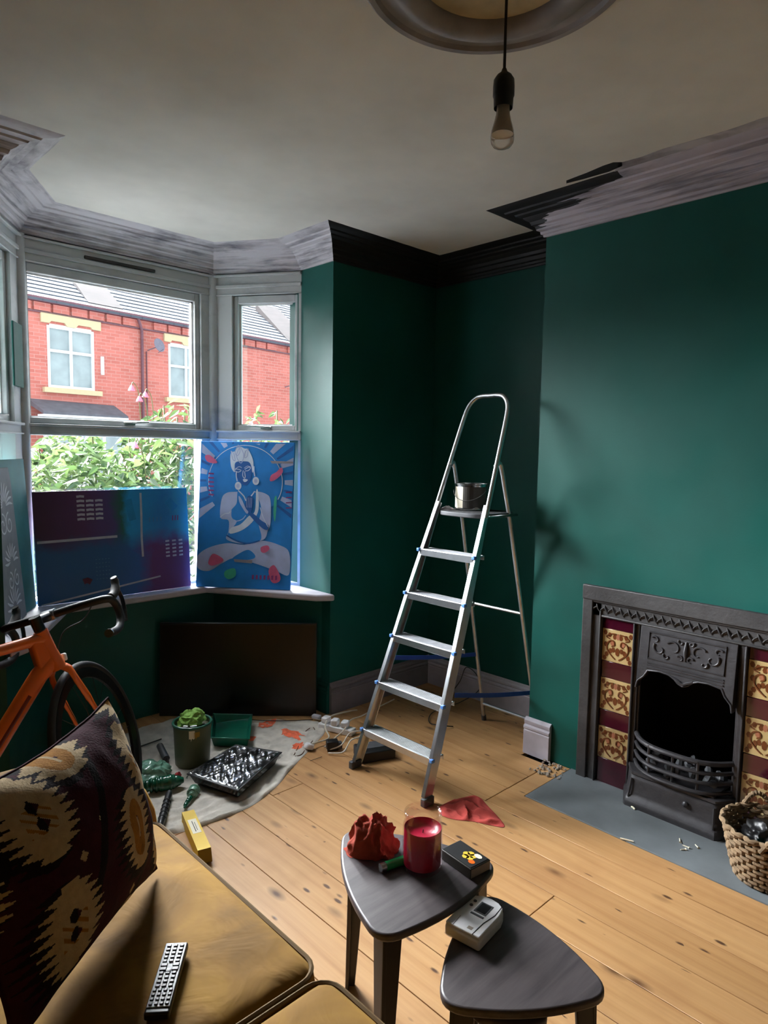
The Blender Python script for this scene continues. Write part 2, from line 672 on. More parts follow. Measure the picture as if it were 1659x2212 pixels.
# chimney breast with a fireplace opening
mb = MB()
fy0, fy1 = .75, 1.43
mb.bb((XB, fy1, 0), (XR, 1.855, H)).bb((XB, .325, 0), (XR, fy0, H)).bb((XB, fy0, .80), (XR, fy1, H))
o = mb.obj('wall_right', 'teal', smooth=False)
o['kind'] = 'structure'
wall('wall_left', (XL, YR), (XL, 3.30), -.12, H, -.12, 'rear')
mb = MB().bb((XL, YR - .12, 0), (-.9, YR, H)).bb((.0, YR - .12, 0), (XR + .15, YR, H)).bb((-.9, YR - .12, 2.05), (.0, YR, H))
mb.obj('wall_rear', 'rear', smooth=False)['kind'] = 'structure'
# door behind the viewer
d1 = thing('door_1', None, None, (-.45, YR - .05, 0), kind='structure')
mb = MB().bb((-.9, YR - .08, 0), (0, YR - .04, 2.05))
for x0, x1, z0, z1 in ((-.8, -.5, .2, .9), (-.4, -.1, .2, .9), (-.8, -.5, 1.05, 1.9), (-.4, -.1, 1.05, 1.9)):
    mb.bb((x0, YR - .045, z0), (x1, YR - .03, z1))
mb.obj('door_leaf', 'primer', d1, bevel=.004)
MB().tube([(-.12, YR - .04, 1.0), (-.12, YR + .03, 1.0)], .012).tube([(-.12, YR + .03, 1.0), (-.22, YR + .03, 1.0)], .010).obj('door_handle', 'steel', d1)
# ceiling
mb = MB().bb((XL - .1, YR - .1, H), (XR + .15, 3.30, H + .1)).prism([(.55, 3.3), (.8, 3.9), (2.3, 3.9), (2.56, 3.3)], H, H + .1)
mb.obj('ceiling', 'ceiling', smooth=False)['kind'] = 'structure'

# ---- ceiling rose (moulded ring)
rose = MB()
ringp = [(.330, H), (.328, H - .010), (.318, H - .020), (.303, H - .020), (.296, H - .010), (.285, H - .008), (.262, H - .012),
         (.245, H - .030), (.222, H - .036), (.203, H - .030), (.192, H - .016), (.188, H - .002), (.188, H)]
rose.lathe(ringp, 72, Matrix.Translation((1.348, 1.051, 0)), cap0=False, cap1=False)
rz = thing('trim_1', None, None, (1.348, 1.051, H), kind='structure')
rose.obj('rose_ring', 'ringpaint', rz)
MB().lathe([(.188, H - .004), (.05, H - .006), (.03, H - .012), (.0, H - .012)], 48, Matrix.Translation((1.348, 1.051, 0)), cap0=False, cap1=False).obj('rose_centre', 'pot', rz)

# ---- cornice
CP = [(0, 2.52), (.010, 2.52), (.012, 2.530), (.020, 2.533), (.022, 2.545), (.034, 2.550), (.040, 2.568), (.052, 2.573), (.058, 2.588),
      (.075, 2.598), (.082, 2.606), (.105, 2.612), (.110, 2.619), (.140, 2.622), (.145, 2.629), (.180, 2.630), (.192, 2.634), (.205, H), (0, H)]


def mitre(pts, i):
    P = [Vector((*p, 0)) for p in pts]
    def nrm(a, b):
        d = (b - a).normalized()
        return Vector((d.y, -d.x, 0))
    if i == 0:
        return nrm(P[0], P[1])
    if i == len(P) - 1:
        return nrm(P[-2], P[-1])
    n1, n2 = nrm(P[i - 1], P[i]), nrm(P[i], P[i + 1])
    m = (n1 + n2)
    return m / (m.dot(n1))


ROOM = [(XL, YR), (XL, YW), (.73, YW), (.73, 3.19), (1.03, 3.65), (2.08, 3.65), (2.38, 3.19), (2.38, YW), (XR, YW), (XR, 1.855), (XB, 1.855), (XB, .325), (XR, .325), (XR, YR)]
cmats = ['wash'] * 7 + ['soot', 'soot', 'soot', 'cornmix', 'wash', 'wash']


def sweep(profile, path, i, name, mat, parent=None, bevel=0):
    a, b = Vector((*path[i], 0)), Vector((*path[i + 1], 0))
    ma, mb_ = mitre(path, i), mitre(path, i + 1)
    mm = MB()
    n = len(profile)
    K = 14
    vs = []
    for k in range(K + 1):
        t = k / K
        for d, z in profile:
            p = (a + ma * d).lerp(b + mb_ * d, t)
            w_ = .0016 * nz(p.x * 9, p.y * 9, z * 20) if 0 < k < K and 0 < d else 0
            vs.append((p.x, p.y, z + w_))
    fs = [tuple(range(n)), tuple(K * n + j for j in range(n - 1, -1, -1))]
    for k in range(K):
        for j in range(n):
            j2 = (j + 1) % n
            fs.append((k * n + j, k * n + j2, (k + 1) * n + j2, (k + 1) * n + j))
    mm.add(vs, fs)
    o = mm.obj(name, mat, parent, angle=25)
    o['kind'] = 'structure'
    return o


for i in range(len(ROOM) - 1):
    sweep(CP, ROOM, i, 'trim_%d' % (i + 2), cmats[i])

bm_ = MB()
bp_ = [(2.560, 1.600), (2.548, 1.50), (2.532, 1.42), (2.530, 1.375), (2.552, 1.350), (2.585, 1.365), (2.598, 1.43), (2.594, 1.54), (2.585, 1.615)]
bm_.prism(bp_, H - .0012, H - .0002)
bm_.obj('trim_24', 'soot', smooth=False)['kind'] = 'structure'
bm_ = MB()
bp_ = [(2.62, 1.42)] + [(2.555 + .02 * nz(k * .9, 3.3), 1.36 - k * .085) for k in range(13)] + [(2.62, .33)]
bm_.prism(bp_, H - .0012, H - .0002)
bm_.obj('trim_25', 'wash', smooth=False)['kind'] = 'structure'

# ---- skirting boards
SP = [(0, 0), (.020, 0), (.020, .118), (.016, .122), (.020, .128), (.020, .134), (.010, .142), (.014, .150), (.014, .158), (.006, .166), (.004, .180), (0, .180)]


def skirt(path, i, name, mat):
    return sweep(SP, path, i, name, mat)


sk = [(2.38, YW), (XR, YW), (XR, 1.855)]
skirt(sk, 0, 'baseboard_front_right', 'primer_dark')  # shade on this wall put into the skirting colour
skirt(sk, 1, 'baseboard_right_alcove', 'primer')
skp = [(2.38, 2.99), (2.38, YW + .001)]
skirt(skp, 0, 'baseboard_bay_right', 'teal')
skl = [(XL, YW), (.73, YW)]
skirt(skl, 0, 'baseboard_front_left', 'teal')
# short loose block of skirting round the corner of the chimney breast
SPB = [(0.002, 0.001), (.024, 0.001), (.024, .120), (.020, .125), (.026, .132), (.026, .142), (.016, .150), (.020, .160), (.020, .172), (.010, .182), (.002, .186)]
o = sweep(SPB, [(XB, 1.868), (XB, 1.722)], 0, 'baseboard_breast', 'primer')

# ---- floor: base + individual boards
fl = MB().bb((XL - .1, YR - .1, -.12), (XR + .15, 2.95, -.022)).bb((.74, 2.95, -.12), (2.37, 3.55, -.022)).obj('floor', 'soot_black', smooth=False)
fl['kind'] = 'structure'


def yend(x0, x1):
    def f(x):
        if x < .735 or x > 2.375:
            return YW - .003
        if x < 1.09:
            return 2.98 + (x - .73) * .58 / .36 - .01
        if x > 2.02:
            return 2.98 + (2.38 - x) * .58 / .36 - .01
        return 3.55
    return f(x0), f(x1)


rnd = random.Random(4)
PITCH = .1645
x = 1.285 - PITCH * 15
G = .0022
while x < XR - .01:
    x0, x1 = max(x, XL) + G / 2, min(x + PITCH, XR) - G / 2
    xs = [x0, x1]
    # split at lines where the far end changes
    ya, yb = yend(x0 + .001, x1 - .001)
    far = None
    if (x0 < .73 < x1) or (x0 < 2.38 < x1):
        cut = .73 if x0 < .73 else 2.38
        if cut == .73:
            far = [(x1, yb), (cut + .004, yend(cut + .01, cut + .01)[0]), (cut + .004, YW - .003), (x0, YW - .003)]
        else:
            far = [(x1, YW - .003), (cut - .004, YW - .003), (cut - .004, 2.97), (x0, ya)]
    elif ya != yb and x0 < 1.09 < x1:
        far = [(x1, 3.55), (1.09, 3.55), (x0, ya)]
    elif ya != yb and x0 < 2.02 < x1:
        far = [(x1, yb), (2.02, 3.55), (x0, 3.55)]
    else:
        far = [(x1, yb), (x0, ya)]
    y0 = YR
    segs = []
    if x1 > 2.43 and x0 < XB + .2:
        segs.append((YR, .57 - .003))
        start = 1.70 + .003
        if x0 > XB - .06:
            start = 1.858
        if x0 < 2.43 and 2.43 - x0 > .01:
            MB().prism([(x0, .568), (2.4315, .568), (2.4315, 1.70), (x0, 1.70)], -.02, 0).obj('floor_board', 'pine', fl, bevel=.0012, seg=1)
    elif x0 >= XB:
        start = 1.858
        segs.append((YR, .322))
    else:
        start = YR
    # a butt joint here and there
    joint = rnd.choice([None, -.4, .35, 1.15, 2.35, 2.0, None, 2.2])
    if start == YR and joint is not None:
        segs.append((YR, joint))
        start = joint + .0025
    for a, b in segs:
        MB().prism([(x0, a), (x1, a), (x1, b), (x0, b)], -.02, 0).obj('floor_board', 'pine', fl, bevel=.0012, seg=1)
    poly = [(x0, start), (x1, start)] + far
    if 2.816 > x0 and x1 > 2.816 and start < 1.855:
        poly = [(x0, start), (2.812, start), (2.812, 1.858), (x1, 1.858)] + far
    MB().prism(poly, -.02, 0).obj('floor_board', 'pine', fl, bevel=.0012, seg=1)
    x += PITCH
# mitred border strips beside the hearth
MB().prism([(2.43, 1.612), (2.812, 1.612), (2.812, 1.698), (2.43, 1.698)], -.02, 0.0006).obj('floor_board', 'pine', fl, bevel=.0012)

# ---- hearth slab
hr = MB().bb((2.433, .572, -.02), (2.955, 1.608, .003)).obj('hearth', 'slate', bevel=.002)
hr['kind'] = 'structure'

# ================================================================== WINDOWS
def window(idx, a, b, u0, u1, hand):
    """a->b : inner face of the frame seen from the room, u measured from a"""
    A = Vector((*a, 0))
    B = Vector((*b, 0))
    d = (B - A).normalized()
    L = (B - A).length
    n_ = Vector((d.y, -d.x, 0))         # into the room
    cx = Vector(((.73 + 2.38) / 2, 3.0, 0))
    if n_.dot(cx - A) < 0:
        n_ = -n_
    T = Matrix((d, n_, Vector((0, 0, 1)))).transposed().to_4x4()
    T.translation = A
    W = thing('window_%d' % idx, None, None, (A + B) / 2 + Vector((0, 0, .7)), kind='structure')
    fr = MB()
    # outer frame, head, transom, bottom rail. local y: + into room
    fr.bb((-.02, -.10, .715), (u0 - .03, .0, 2.40), M=T).bb((u1 + .03, -.10, .715), (L + .02, .0, 2.40), M=T)
    fr.bb((-.02, -.10, 2.40), (L + .02, 0, 2.52), M=T).bb((-.02, -.10, .66), (L + .02, 0, .715), M=T)
    fr.bb((u0 - .03, -.10, 1.556), (u1 + .03, .002, 1.612), M=T)
    fr.obj('window_frame', 'washframe', W)
    bd = MB()
    bd.bb((.0, 0, 2.435), (L, .012, 2.455), M=T).bb((.0, 0, 2.50), (L, .02, 2.512), M=T).bb((.0, 0, 2.395), (L, .008, 2.403), M=T)
    bd.bb((.0, -.004, 1.600), (L, .014, 1.612), M=T).bb((.0, -.004, 1.556), (L, .010, 1.564), M=T)
    bd.obj('bead_moulding', 'washframe', W, bevel=.003)
    ss = MB()
    s0, s1, t0, t1 = u0 - .028, u1 + .028, 1.614, 2.395
    ss.bb((s0, -.085, t0), (u0, -.02, t1), M=T).bb((u1, -.085, t0), (s1, -.02, t1), M=T)
    ss.bb((u0, -.085, t0), (u1, -.02, 1.643), M=T).bb((u0, -.085, 2.352), (u1, -.02, t1), M=T)
    sash = ss.obj('top_sash', 'washframe', W, bevel=.004)
    wb = MB()
    wb.bb((u0, -.055, 1.643), (u0 + .010, -.045, 2.352), M=T).bb((u1 - .010, -.055, 1.643), (u1, -.045, 2.352), M=T)
    wb.bb((u0, -.055, 1.643), (u1, -.045, 1.651), M=T).bb((u0, -.055, 2.344), (u1, -.045, 2.352), M=T)
    wb.obj('white_bead', 'white_plastic', sash)
    MB().bb((u0, -.066, 1.643), (u1, -.060, 2.352), M=T).obj('window_pane', 'glass', sash, smooth=False)
    MB().bb((u0 - .03, -.066, .715), (u1 + .03, -.060, 1.556), M=T).obj('window_pane', 'glass', W, smooth=False)
    # stay / latch
    um = (u0 + u1) / 2 + hand
    MB().bb((um - .03, -.02, 1.622), (um + .03, -.008, 1.638), M=T).tube([T @ Vector((um - .04, .004, 1.632)), T @ Vector((um + .10, .006, 1.640))], .006, 6).obj('latch', 'steel', W)
    return W


window(1, (1.03, 3.65), (2.08, 3.65), .04, .94, .05)
window(2, (2.38, 3.19), (2.08, 3.65), .046, .402, .0)
window(3, (.73, 3.19), (1.03, 3.65), .046, .402, .0)
# corner posts
cp = MB()
for x_, y_ in ((1.03, 3.65), (2.08, 3.65)):
    cp.lathe([(.034, .66), (.034, 2.52)], 12, Matrix.Translation((x_, y_ + .01, 0)))
cp.obj('trim_20', 'washframe')['kind'] = 'structure'
# vent slot above the front window
MB().bb((1.34, 3.64, 2.462), (1.72, 3.652, 2.478)).obj('trim_21', 'iron_frame', bevel=.003)['kind'] = 'structure'
# green undercoat patch left on the left corner post
MB().prism([(.952, 3.515), (1.022, 3.624), (1.030, 3.618), (.960, 3.509)], 1.78, 2.08).obj('trim_22', 'teal', bevel=.004)['kind'] = 'structure'
# window board
MB().prism([(.735, 2.86), (.82, 2.92), (1.17, 3.50), (1.94, 3.50), (2.29, 2.92), (2.378, 2.86), (2.378, 3.2), (2.08, 3.66), (1.03, 3.66), (.735, 3.2)], .662, .70).obj('trim_23', 'primer', bevel=.010, seg=3)['kind'] = 'structure'

# ================================================================== FIREPLACE
FX = XB - .002
fp = thing('fireplace', 'cast iron Victorian fireplace with flower-printed and maroon side tiles, set in green wall', 'fireplace', (XB, 1.09, 0))


def fbox(mb, y0, y1, z0, z1, x0, x1, mi=0):
    """x0,x1: distances proud of the wall"""
    return mb.bb((FX - x1, min(y0, y1), z0), (FX - x0, max(y0, y1), z1), mi)


YC = 1.09
m = MB()
# stepped flat surround: two jambs and a lintel
for sgn in (1, -1):
    m = MB()
    fbox(m, YC + sgn * .383, YC + sgn * .475, 0, .835, 0, .022)
    fbox(m, YC + sgn * .425, YC + sgn * .475, 0, .86, .018, .034)
    fbox(m, YC + sgn * .383, YC + sgn * .392, 0, .80, .018, .030)
    m.obj('side_frame', 'iron_frame', fp, bevel=.004)
m = MB()
fbox(m, YC - .475, YC + .475, .772, .905, 0, .022)
fbox(m, YC - .475, YC + .475, .845, .912, .018, .040)
fbox(m, YC - .470, YC + .470, .835, .852, .018, .030)
fbox(m, YC - .383, YC + .383, .772, .782, .018, .030)
lint = m.obj('lintel', 'iron_frame', fp, bevel=.004)
m = MB()
for k in range(46):     # cast leaf band on the lintel and the jambs
    y = YC - .42 + k * .84 / 45
    m.tube([(FX - .022, y - .010, .790 + .026 * (k % 2)), (FX - .029, y, .808), (FX - .022, y + .010, .826 - .03 * (k % 2))], .0035, 5)
obj_split(m, 'cast_leaf', 'iron_frame', lint)
# tiles --------------------------------------------------------
TX0, TX1 = .004, .012


def tile_print(mb, y0, z0, s, mi):
    """raised-free printed flower scroll: thin inlays"""
    c = Vector((FX - TX1 - .0006, y0, z0))
    def P(a, b):
        return Vector((c.x, c.y + a * s, c.z + b * s))
    for sx in (1, -1):
        pts = [P(sx * .05, -.40), P(sx * .18, -.30), P(sx * .33, -.12), P(sx * .30, .10), P(sx * .14, .16), P(sx * .10, .04), P(sx * .19, -.02)]
        mb.tube(catmull(pts, 4), .0036, 4, mi=0)
        pts = [P(sx * .06, .38), P(sx * .22, .36), P(sx * .36, .26), P(sx * .24, .20)]
        mb.tube(catmull(pts, 4), .0034, 4, mi=0)
        for a, b in ((.34, -.28), (.38, .02), (.26, .32), (.10, .28), (.22, -.16), (.40, .38), (.40, -.40), (.13, -.12)):
            q = P(sx * a, b)
            mb.add([q + Vector((-.0004, .062 * s * math.cos(t), .085 * s * math.sin(t))) for t in [i * PI / 3 for i in range(6)]], [tuple(range(6))], mi=0)
        q = P(sx * .16, .08)
        mb.add([q + Vector((-.0008, .075 * s * math.cos(t), .075 * s * math.sin(t))) for t in [i * PI / 4 for i in range(8)]], [tuple(range(8))], mi=1)
    q = P(0, -.16)
    mb.add([q + Vector((-.0006, .07 * s * math.cos(t), .13 * s * math.sin(t))) for t in [i * PI / 4 for i in range(8)]], [tuple(range(8))], mi=0)
    q = P(0, .30)
    mb.add([q + Vector((-.0006, .06 * s * math.cos(t), .10 * s * math.sin(t))) for t in [i * PI / 4 for i in range(8)]], [tuple(range(8))], mi=1)


for sgn in (1, -1):
    yc = YC + sgn * .3065
    z = .770
    rows = [('m', .048), ('c', .149), ('m', .078), ('c', .149), ('m', .078), ('c', .149), ('m', .1165)]
    for kind, h in rows:
        mb = MB()
        fbox(mb, yc - .0745 + .0008, yc + .0745 - .0008, z - h + .0008, z - .0008, 0, TX1)
        t_ = mb.obj('patterned_tile' if kind == 'c' else 'plain_tile', 'cream_tile' if kind == 'c' else 'maroon_tile', fp, bevel=.0015)
        if kind == 'c':
            pm = MB()
            tile_print(pm, yc, z - h / 2, .149, 0)
            for e in (.062, .066):
                pass
            pm.obj('flower_print', ['tile_brown', 'tile_pink'], t_)['kind'] = 'stuff'
        z -= h
# iron centre: pilasters, hood, arch --------------------------
m = MB()
for sgn in (1, -1):
    m = MB()
    fbox(m, YC + sgn * .205, YC + sgn * .231, .0, .772, 0, .018)
    fbox(m, YC + sgn * .222, YC + sgn * .231, .0, .772, .014, .030)
    fbox(m, YC + sgn * .196, YC + sgn * .206, .0, .772, .0, .010)
    m.obj('inner_frame', 'iron', fp, bevel=.003)
m = MB()
prof = []
# ornate hood, lower edge scalloped, leaning out a little
lower = [(-.196, .50), (-.190, .53), (-.165, .555), (-.15, .583), (-.10, .590), (-.06, .586), (-.035, .575), (-.02, .560), (0, .552),
         (.02, .560), (.035, .575), (.06, .586), (.10, .590), (.15, .583), (.165, .555), (.190, .53), (.196, .50)]
top = [(.196, .772), (-.196, .772)]
poly = lower + top
vs = [(FX - .026 - .02 * (.77 - z) / .2, YC + y, z) for y, z in poly] + [(FX - .010, YC + y, z) for y, z in poly]
n = len(poly)
m.add(vs, [tuple(range(n)), tuple(range(2 * n - 1, n - 1, -1))] + [(i, (i + 1) % n, n + (i + 1) % n, n + i) for i in range(n)])
hood = m.obj('hood', 'iron', fp, bevel=.002)
m = MB()


def hz(y, z, out=.0):
    return (FX - .027 - .02 * (.77 - z) / .2 - out, YC + y, z)


# rectangular moulding and scrolls on the hood
fr = [(-.155, .752), (.155, .752), (.155, .640), (-.155, .640)]
m.tube([hz(*p) for p in fr], .004, 6, closed=True)
for zz in (.622, .612, .600):
    m.tube([hz(-.155, zz), hz(.155, zz)], .0035, 6)
for sx in (1, -1):
    for cy, cz, r0, tw in ((.050, .700, .034, 1), (.105, .690, .030, -1), (.128, .722, .018, 1), (.075, .664, .016, -1), (.020, .665, .016, 1), (.02, .735, .013, -1)):
        pts = []
        for k in range(22):
            t = k / 21
            a = tw * t * 4.4 + .6
            r_ = r0 * (1 - .75 * t)
            pts.append(hz(sx * (cy + r_ * math.cos(a)), cz + r_ * math.sin(a), .001))
        m.tube(pts, [.0048 - .0025 * k / 21 for k in range(22)], 6)
m.tube([hz(0, .74), hz(0, .70, .004), hz(0, .66)], [.004, .009, .004], 8)
m.tube(catmull([hz(-.04, .583), hz(-.02, .575, .004), hz(0, .566, .006), hz(.02, .575, .004), hz(.04, .583)], 4), .006, 6)
m.tube([hz(y, z - .004 + .008) for y, z in lower], .004, 6)
obj_split(m, 'scroll_relief', 'iron', hood)
# firebox
m = MB()
D = .30
m.bb((FX + D, YC - .26, 0), (FX + D + .02, YC + .26, .78))
m.bb((FX, YC - .26, 0), (FX + D, YC - .235, .78)).bb((FX, YC + .235, 0), (FX + D, YC + .26, .78)).bb((FX, YC - .26, .76), (FX + D, YC + .26, .78))
m.obj('firebox', 'soot_black', fp)
# grate
gr = MB()


def bow(z, out, hw=.200, n=14):
    pts = []
    for k in range(n + 1):
        t = -1 + 2 * k / n
        e = 1 - abs(t) ** 3.2
        pts.append((FX - .012 - out * e, YC + hw * t, z))
    return pts


for k, z in enumerate((.285, .245, .205, .165)):
    gr.tube(bow(z, .098 + .004 * k), .0085 if k else .011, 8)
for t in (-.5, 0, .5):
    gr.tube([(FX - .10, YC + .2 * t, .16), (FX - .105, YC + .2 * t, .29)], .006, 6)
grate = obj_split(gr, 'grate_bar', 'iron', fp)
MB().prism([(FX - .085, YC - .16), (FX - .085, YC + .16), (FX + .12, YC + .17), (FX + .12, YC - .17)], .150, .158).obj('grate_floor', 'iron', fp)
# ash: loose dark lumps
m = MB()
rr = random.Random(3)
for k in range(26):
    c = Vector((FX + rr.uniform(-.07, .1), YC + rr.uniform(-.15, .15), .172 + rr.uniform(0, .03)))
    m.lathe([(.0, -.016), (.018, -.008), (.021, .004), (.010, .015), (0, .017)], 6, Matrix.Translation(c) @ Matrix.Rotation(rr.uniform(0, 3), 4, (1, .4, .2)) @ Matrix.Diagonal((1, rr.uniform(.7, 1.4), 1, 1)))
as_ = m.obj('ash_lumps', 'grey_plastic', fp)
as_['kind'] = 'stuff'
# bowed ash pan front: lofted profile
prof = [(.006, .150), (.012, .148), (.014, .138), (.004, .130), (.010, .115), (.014, .075), (.020, .050), (.034, .034), (.040, .022), (.040, .0)]
m = MB()


def pan(u, v):
    i = min(int(v * (len(prof) - 1)), len(prof) - 2)
    f = v * (len(prof) - 1) - i
    o = prof[i][0] * (1 - f) + prof[i + 1][0] * f
    z = prof[i][1] * (1 - f) + prof[i + 1][1] * f
    t = -1 + 2 * u
    hw = .222 + o * .6
    # front with canted ends: flat middle, straight returns
    e = max(0.0, min(1.0, (1 - abs(t)) / .22))
    return (FX - .014 - (.072 + o) * e, YC + hw * t * (1 if abs(t) < .78 else 1), z + .001)


m.grid(pan, 40, 27)
m.poly([pan(k / 40, 0) for k in range(41)])
pan_o = m.obj('ash_pan_front', 'iron', fp, angle=30)
m = MB()
m.lathe([(.0, 0), (.012, 0), (.012, .006), (.006, .012), (0, .013)], 12, Matrix.Translation((FX - .102, YC - .06, .095)) @ Matrix.Rotation(-PI / 2, 4, 'Y'))
for s_ in (-1, 1):
    m.tube([(FX - .100 - .000, YC + s_ * .17, .12), (FX - .116, YC + s_ * .175, .04)], .004, 6)
obj_split(m, 'cast_detail', 'iron', pan_o)

# rubble and screws on the hearth
rr = random.Random(11)
m = MB()
for k in range(60):
    c = Vector((2.70 + rr.uniform(-.05, .11), 1.64 + rr.uniform(-.05, .10), .004))
    if c.x > 2.79:
        c.x = 2.79
    s_ = rr.uniform(.003, .010)
    m.lathe([(0, -s_ * .4), (s_, 0), (s_ * .6, s_ * .7), (0, s_ * .8)], 5, Matrix.Translation(c) @ Matrix.Rotation(rr.uniform(0, 6), 4, 'Z'))
o = tag(m.obj('plaster_crumbs', 'rubble'), 'loose grey plaster crumbs where green wall meets corner of slate hearth', 'rubble')
o['kind'] = 'stuff'
for k, (x_, y_, a, ln) in enumerate(((2.575, .988, .5, .030), (2.565, .95, 1.6, .026), (2.545, .955, 2.5, .022), (2.59, .925, .9, .024))):
    d = Vector((math.cos(a), math.sin(a), 0))
    o = MB().tube([Vector((x_, y_, .006)), Vector((x_, y_, .006)) + d * ln], [.0026, .0018], 6).lathe([(0, 0), (.005, 0), (.003, .003)], 8, Matrix.Translation((x_, y_, .006)) @ d.to_track_quat('Z', 'Y').to_matrix().to_4x4()).obj('screw', 'card_edge')
    tag(o, ['pale screw of the hearth scatter lying nearest the fireplace side tiles', 'pale screw in the middle of the scatter on the slate hearth', 'pale screw of the hearth scatter lying nearest the floorboards', 'pale screw of the hearth scatter lying nearest the seagrass basket'][k], 'screw', 'screws on the hearth')
o = MB().tube([(2.702, 1.262, .007), (2.678, 1.222, .007)], .004, 6).obj('wood_splinter', 'card_edge')
tag(o, 'pale splinter lying on hearth against foot of the ash pan', 'splinter')
o = MB().box((2.436, 1.138, .006), (.006, .05, .004), R(20)).obj('wood_splinter', 'card_edge')
tag(o, 'pale wood splinter on floorboards along the hearth edge', 'splinter')

# ================================================================== LADDER
LY = 2.078
SL = .372


def lx(z):
    return 2.05 + SL * z


def hw(z):
    return .233 - .061 * z


lad = thing('step_ladder', 'tall aluminium step ladder with hoop top standing open before the green alcove', 'ladder', (2.3, LY, 0))
tilt = Vector((SL, 0, 1)).normalized()
for sgn, nm in ((1, 'left'), (-1, 'right')):
    m = MB()
    path = [(lx(z), LY + sgn * hw(z), z) for z in (.028, .4, .8, 1.2, 1.255)]
    # flat C-section rail: web plus two lips
    for (ox0, w_, d0_) in ((0, .006, .050), (-.024, .017, .004), (.024, .017, .004)):
        for i in range(len(path) - 1):
            a, b = Vector(path[i]), Vector(path[i + 1])
            X = Vector((1, 0, -SL)).normalized()
            Yv = Vector((0, 1, 0))
            vs = []
            for p in (a, b):
                kf = 1 if p.z < .8 else max(.42, 1 - (p.z - .8) / .455 * .58)
                ox, d_ = ox0 * kf, (d0_ * kf if not ox0 else d0_)
                off = X * ox + (Yv * (-sgn * .008) if ox0 else Vector())
                for sx, sy in ((-1, -1), (1, -1), (1, 1), (-1, 1)):
                    vs.append(p + off + X * sx * d_ / 2 + Yv * sy * w_ / 2)
            m.add(vs, [(0, 1, 2, 3), (7, 6, 5, 4), (0, 4, 5, 1), (1, 5, 6, 2), (2, 6, 7, 3), (3, 7, 4, 0)])
    rail = m.obj('front_rail', 'alu', lad)
    MB().box((lx(.018), LY + sgn * hw(0), .018), (.062, .026, .036)).obj('rubber_foot', 'grey_plastic', rail, bevel=.004)
# hoop
m = MB()
zt = 1.785
pts = [(lx(1.20), LY + hw(1.2), 1.20), (lx(1.45), LY + hw(1.45), 1.45), (lx(1.66), LY + hw(1.66), 1.66), (lx(1.735), LY + hw(1.74) - .008, 1.735),
       (lx(1.775), LY + .085, 1.775), (lx(zt), LY + .045, zt), (lx(zt), LY, zt), (lx(zt), LY - .045, zt), (lx(1.775), LY - .085, 1.775),
       (lx(1.735), LY - hw(1.74) + .008, 1.735), (lx(1.66), LY - hw(1.66), 1.66), (lx(1.45), LY - hw(1.45), 1.45), (lx(1.2), LY - hw(1.2), 1.2)]
m.tube(catmull(pts, 6), .0115, 10, sx=1, sy=1.0)
m.obj('hand_hoop', 'alu', lad)
for z in (.184, .399, .617, .820, 1.027):
    m = MB()
    h_ = hw(z) - .004
    x0 = lx(z) - .030
    m.bb((x0, LY - h_, z - .006), (x0 + .085, LY + h_, z))
    m.bb((x0 - .001, LY - h_, z - .030), (x0 + .003, LY + h_, z + .002))
    m.bb((x0 + .082, LY - h_, z - .022), (x0 + .085, LY + h_, z))
    tr = m.obj('tread', 'alu', lad, bevel=.0015)
    g = MB()
    for k in range(9):
        g.bb((x0 + .010 + k * .008, LY - h_ + .004, z), (x0 + .014 + k * .008, LY + h_ - .004, z + .0022))
    obj_split(g, 'grip_rib', 'alu_matt', tr)
    c_ = MB()
    for s_ in (1, -1):
        c_.box((x0 + .002, LY + s_ * (h_ + .006), z - .003), (.020, .018, .016))
    obj_split(c_, 'corner_cap', 'bluecap', tr, bevel=.003)
# platform
m = MB()
zp = 1.216
pl = []
for k in range(40):
    a = 2 * PI * k / 40
    e = 3.5
    ca, sa = math.cos(a), math.sin(a)
    pl.append((2.625 + .145 * math.copysign(abs(ca) ** (2 / e), ca), LY + .158 * math.copysign(abs(sa) ** (2 / e), sa)))
m.prism(pl, zp - .022, zp)
plat = m.obj('platform', 'grey_plastic', lad, bevel=.004)
m = MB()
for k in range(12):
    m.bb((2.51 + k * .02, LY - .135, zp), (2.518 + k * .02, LY + .135, zp + .0015))
obj_split(m, 'grip_rib', 'black_plastic', plat)
m = MB()
for s_ in (1, -1):
    m.tube([(lx(1.21), LY + s_ * .158, 1.203), (2.74, LY + s_ * .162, 1.203)], .007, 6)
obj_split(m, 'platform_bracket', 'steel', lad)
# rear legs
for s_ in (1, -1):
    top_ = [(2.585, LY + s_ * .138, 1.435), (2.600, LY + s_ * .142, 1.452), (2.622, LY + s_ * .145, 1.440), (2.655, LY + s_ * .148, 1.33), (2.70, LY + s_ * .150, 1.18)]
    path = catmull(top_, 5) + [(2.976, LY + s_ * .179, .010)]
    leg = MB().tube(path, .0105, 10).obj('rear_leg', 'alu_matt', lad)
    MB().tube([(2.972, LY + s_ * .179, .03), (2.978, LY + s_ * .179, .0)], .0145, 10).obj('rubber_foot', 'grey_plastic', leg)


def rear(z, s_):
    t = (1.18 - z) / 1.17
    return Vector((2.70 + .276 * t, LY + s_ * (.150 + .029 * t), z))


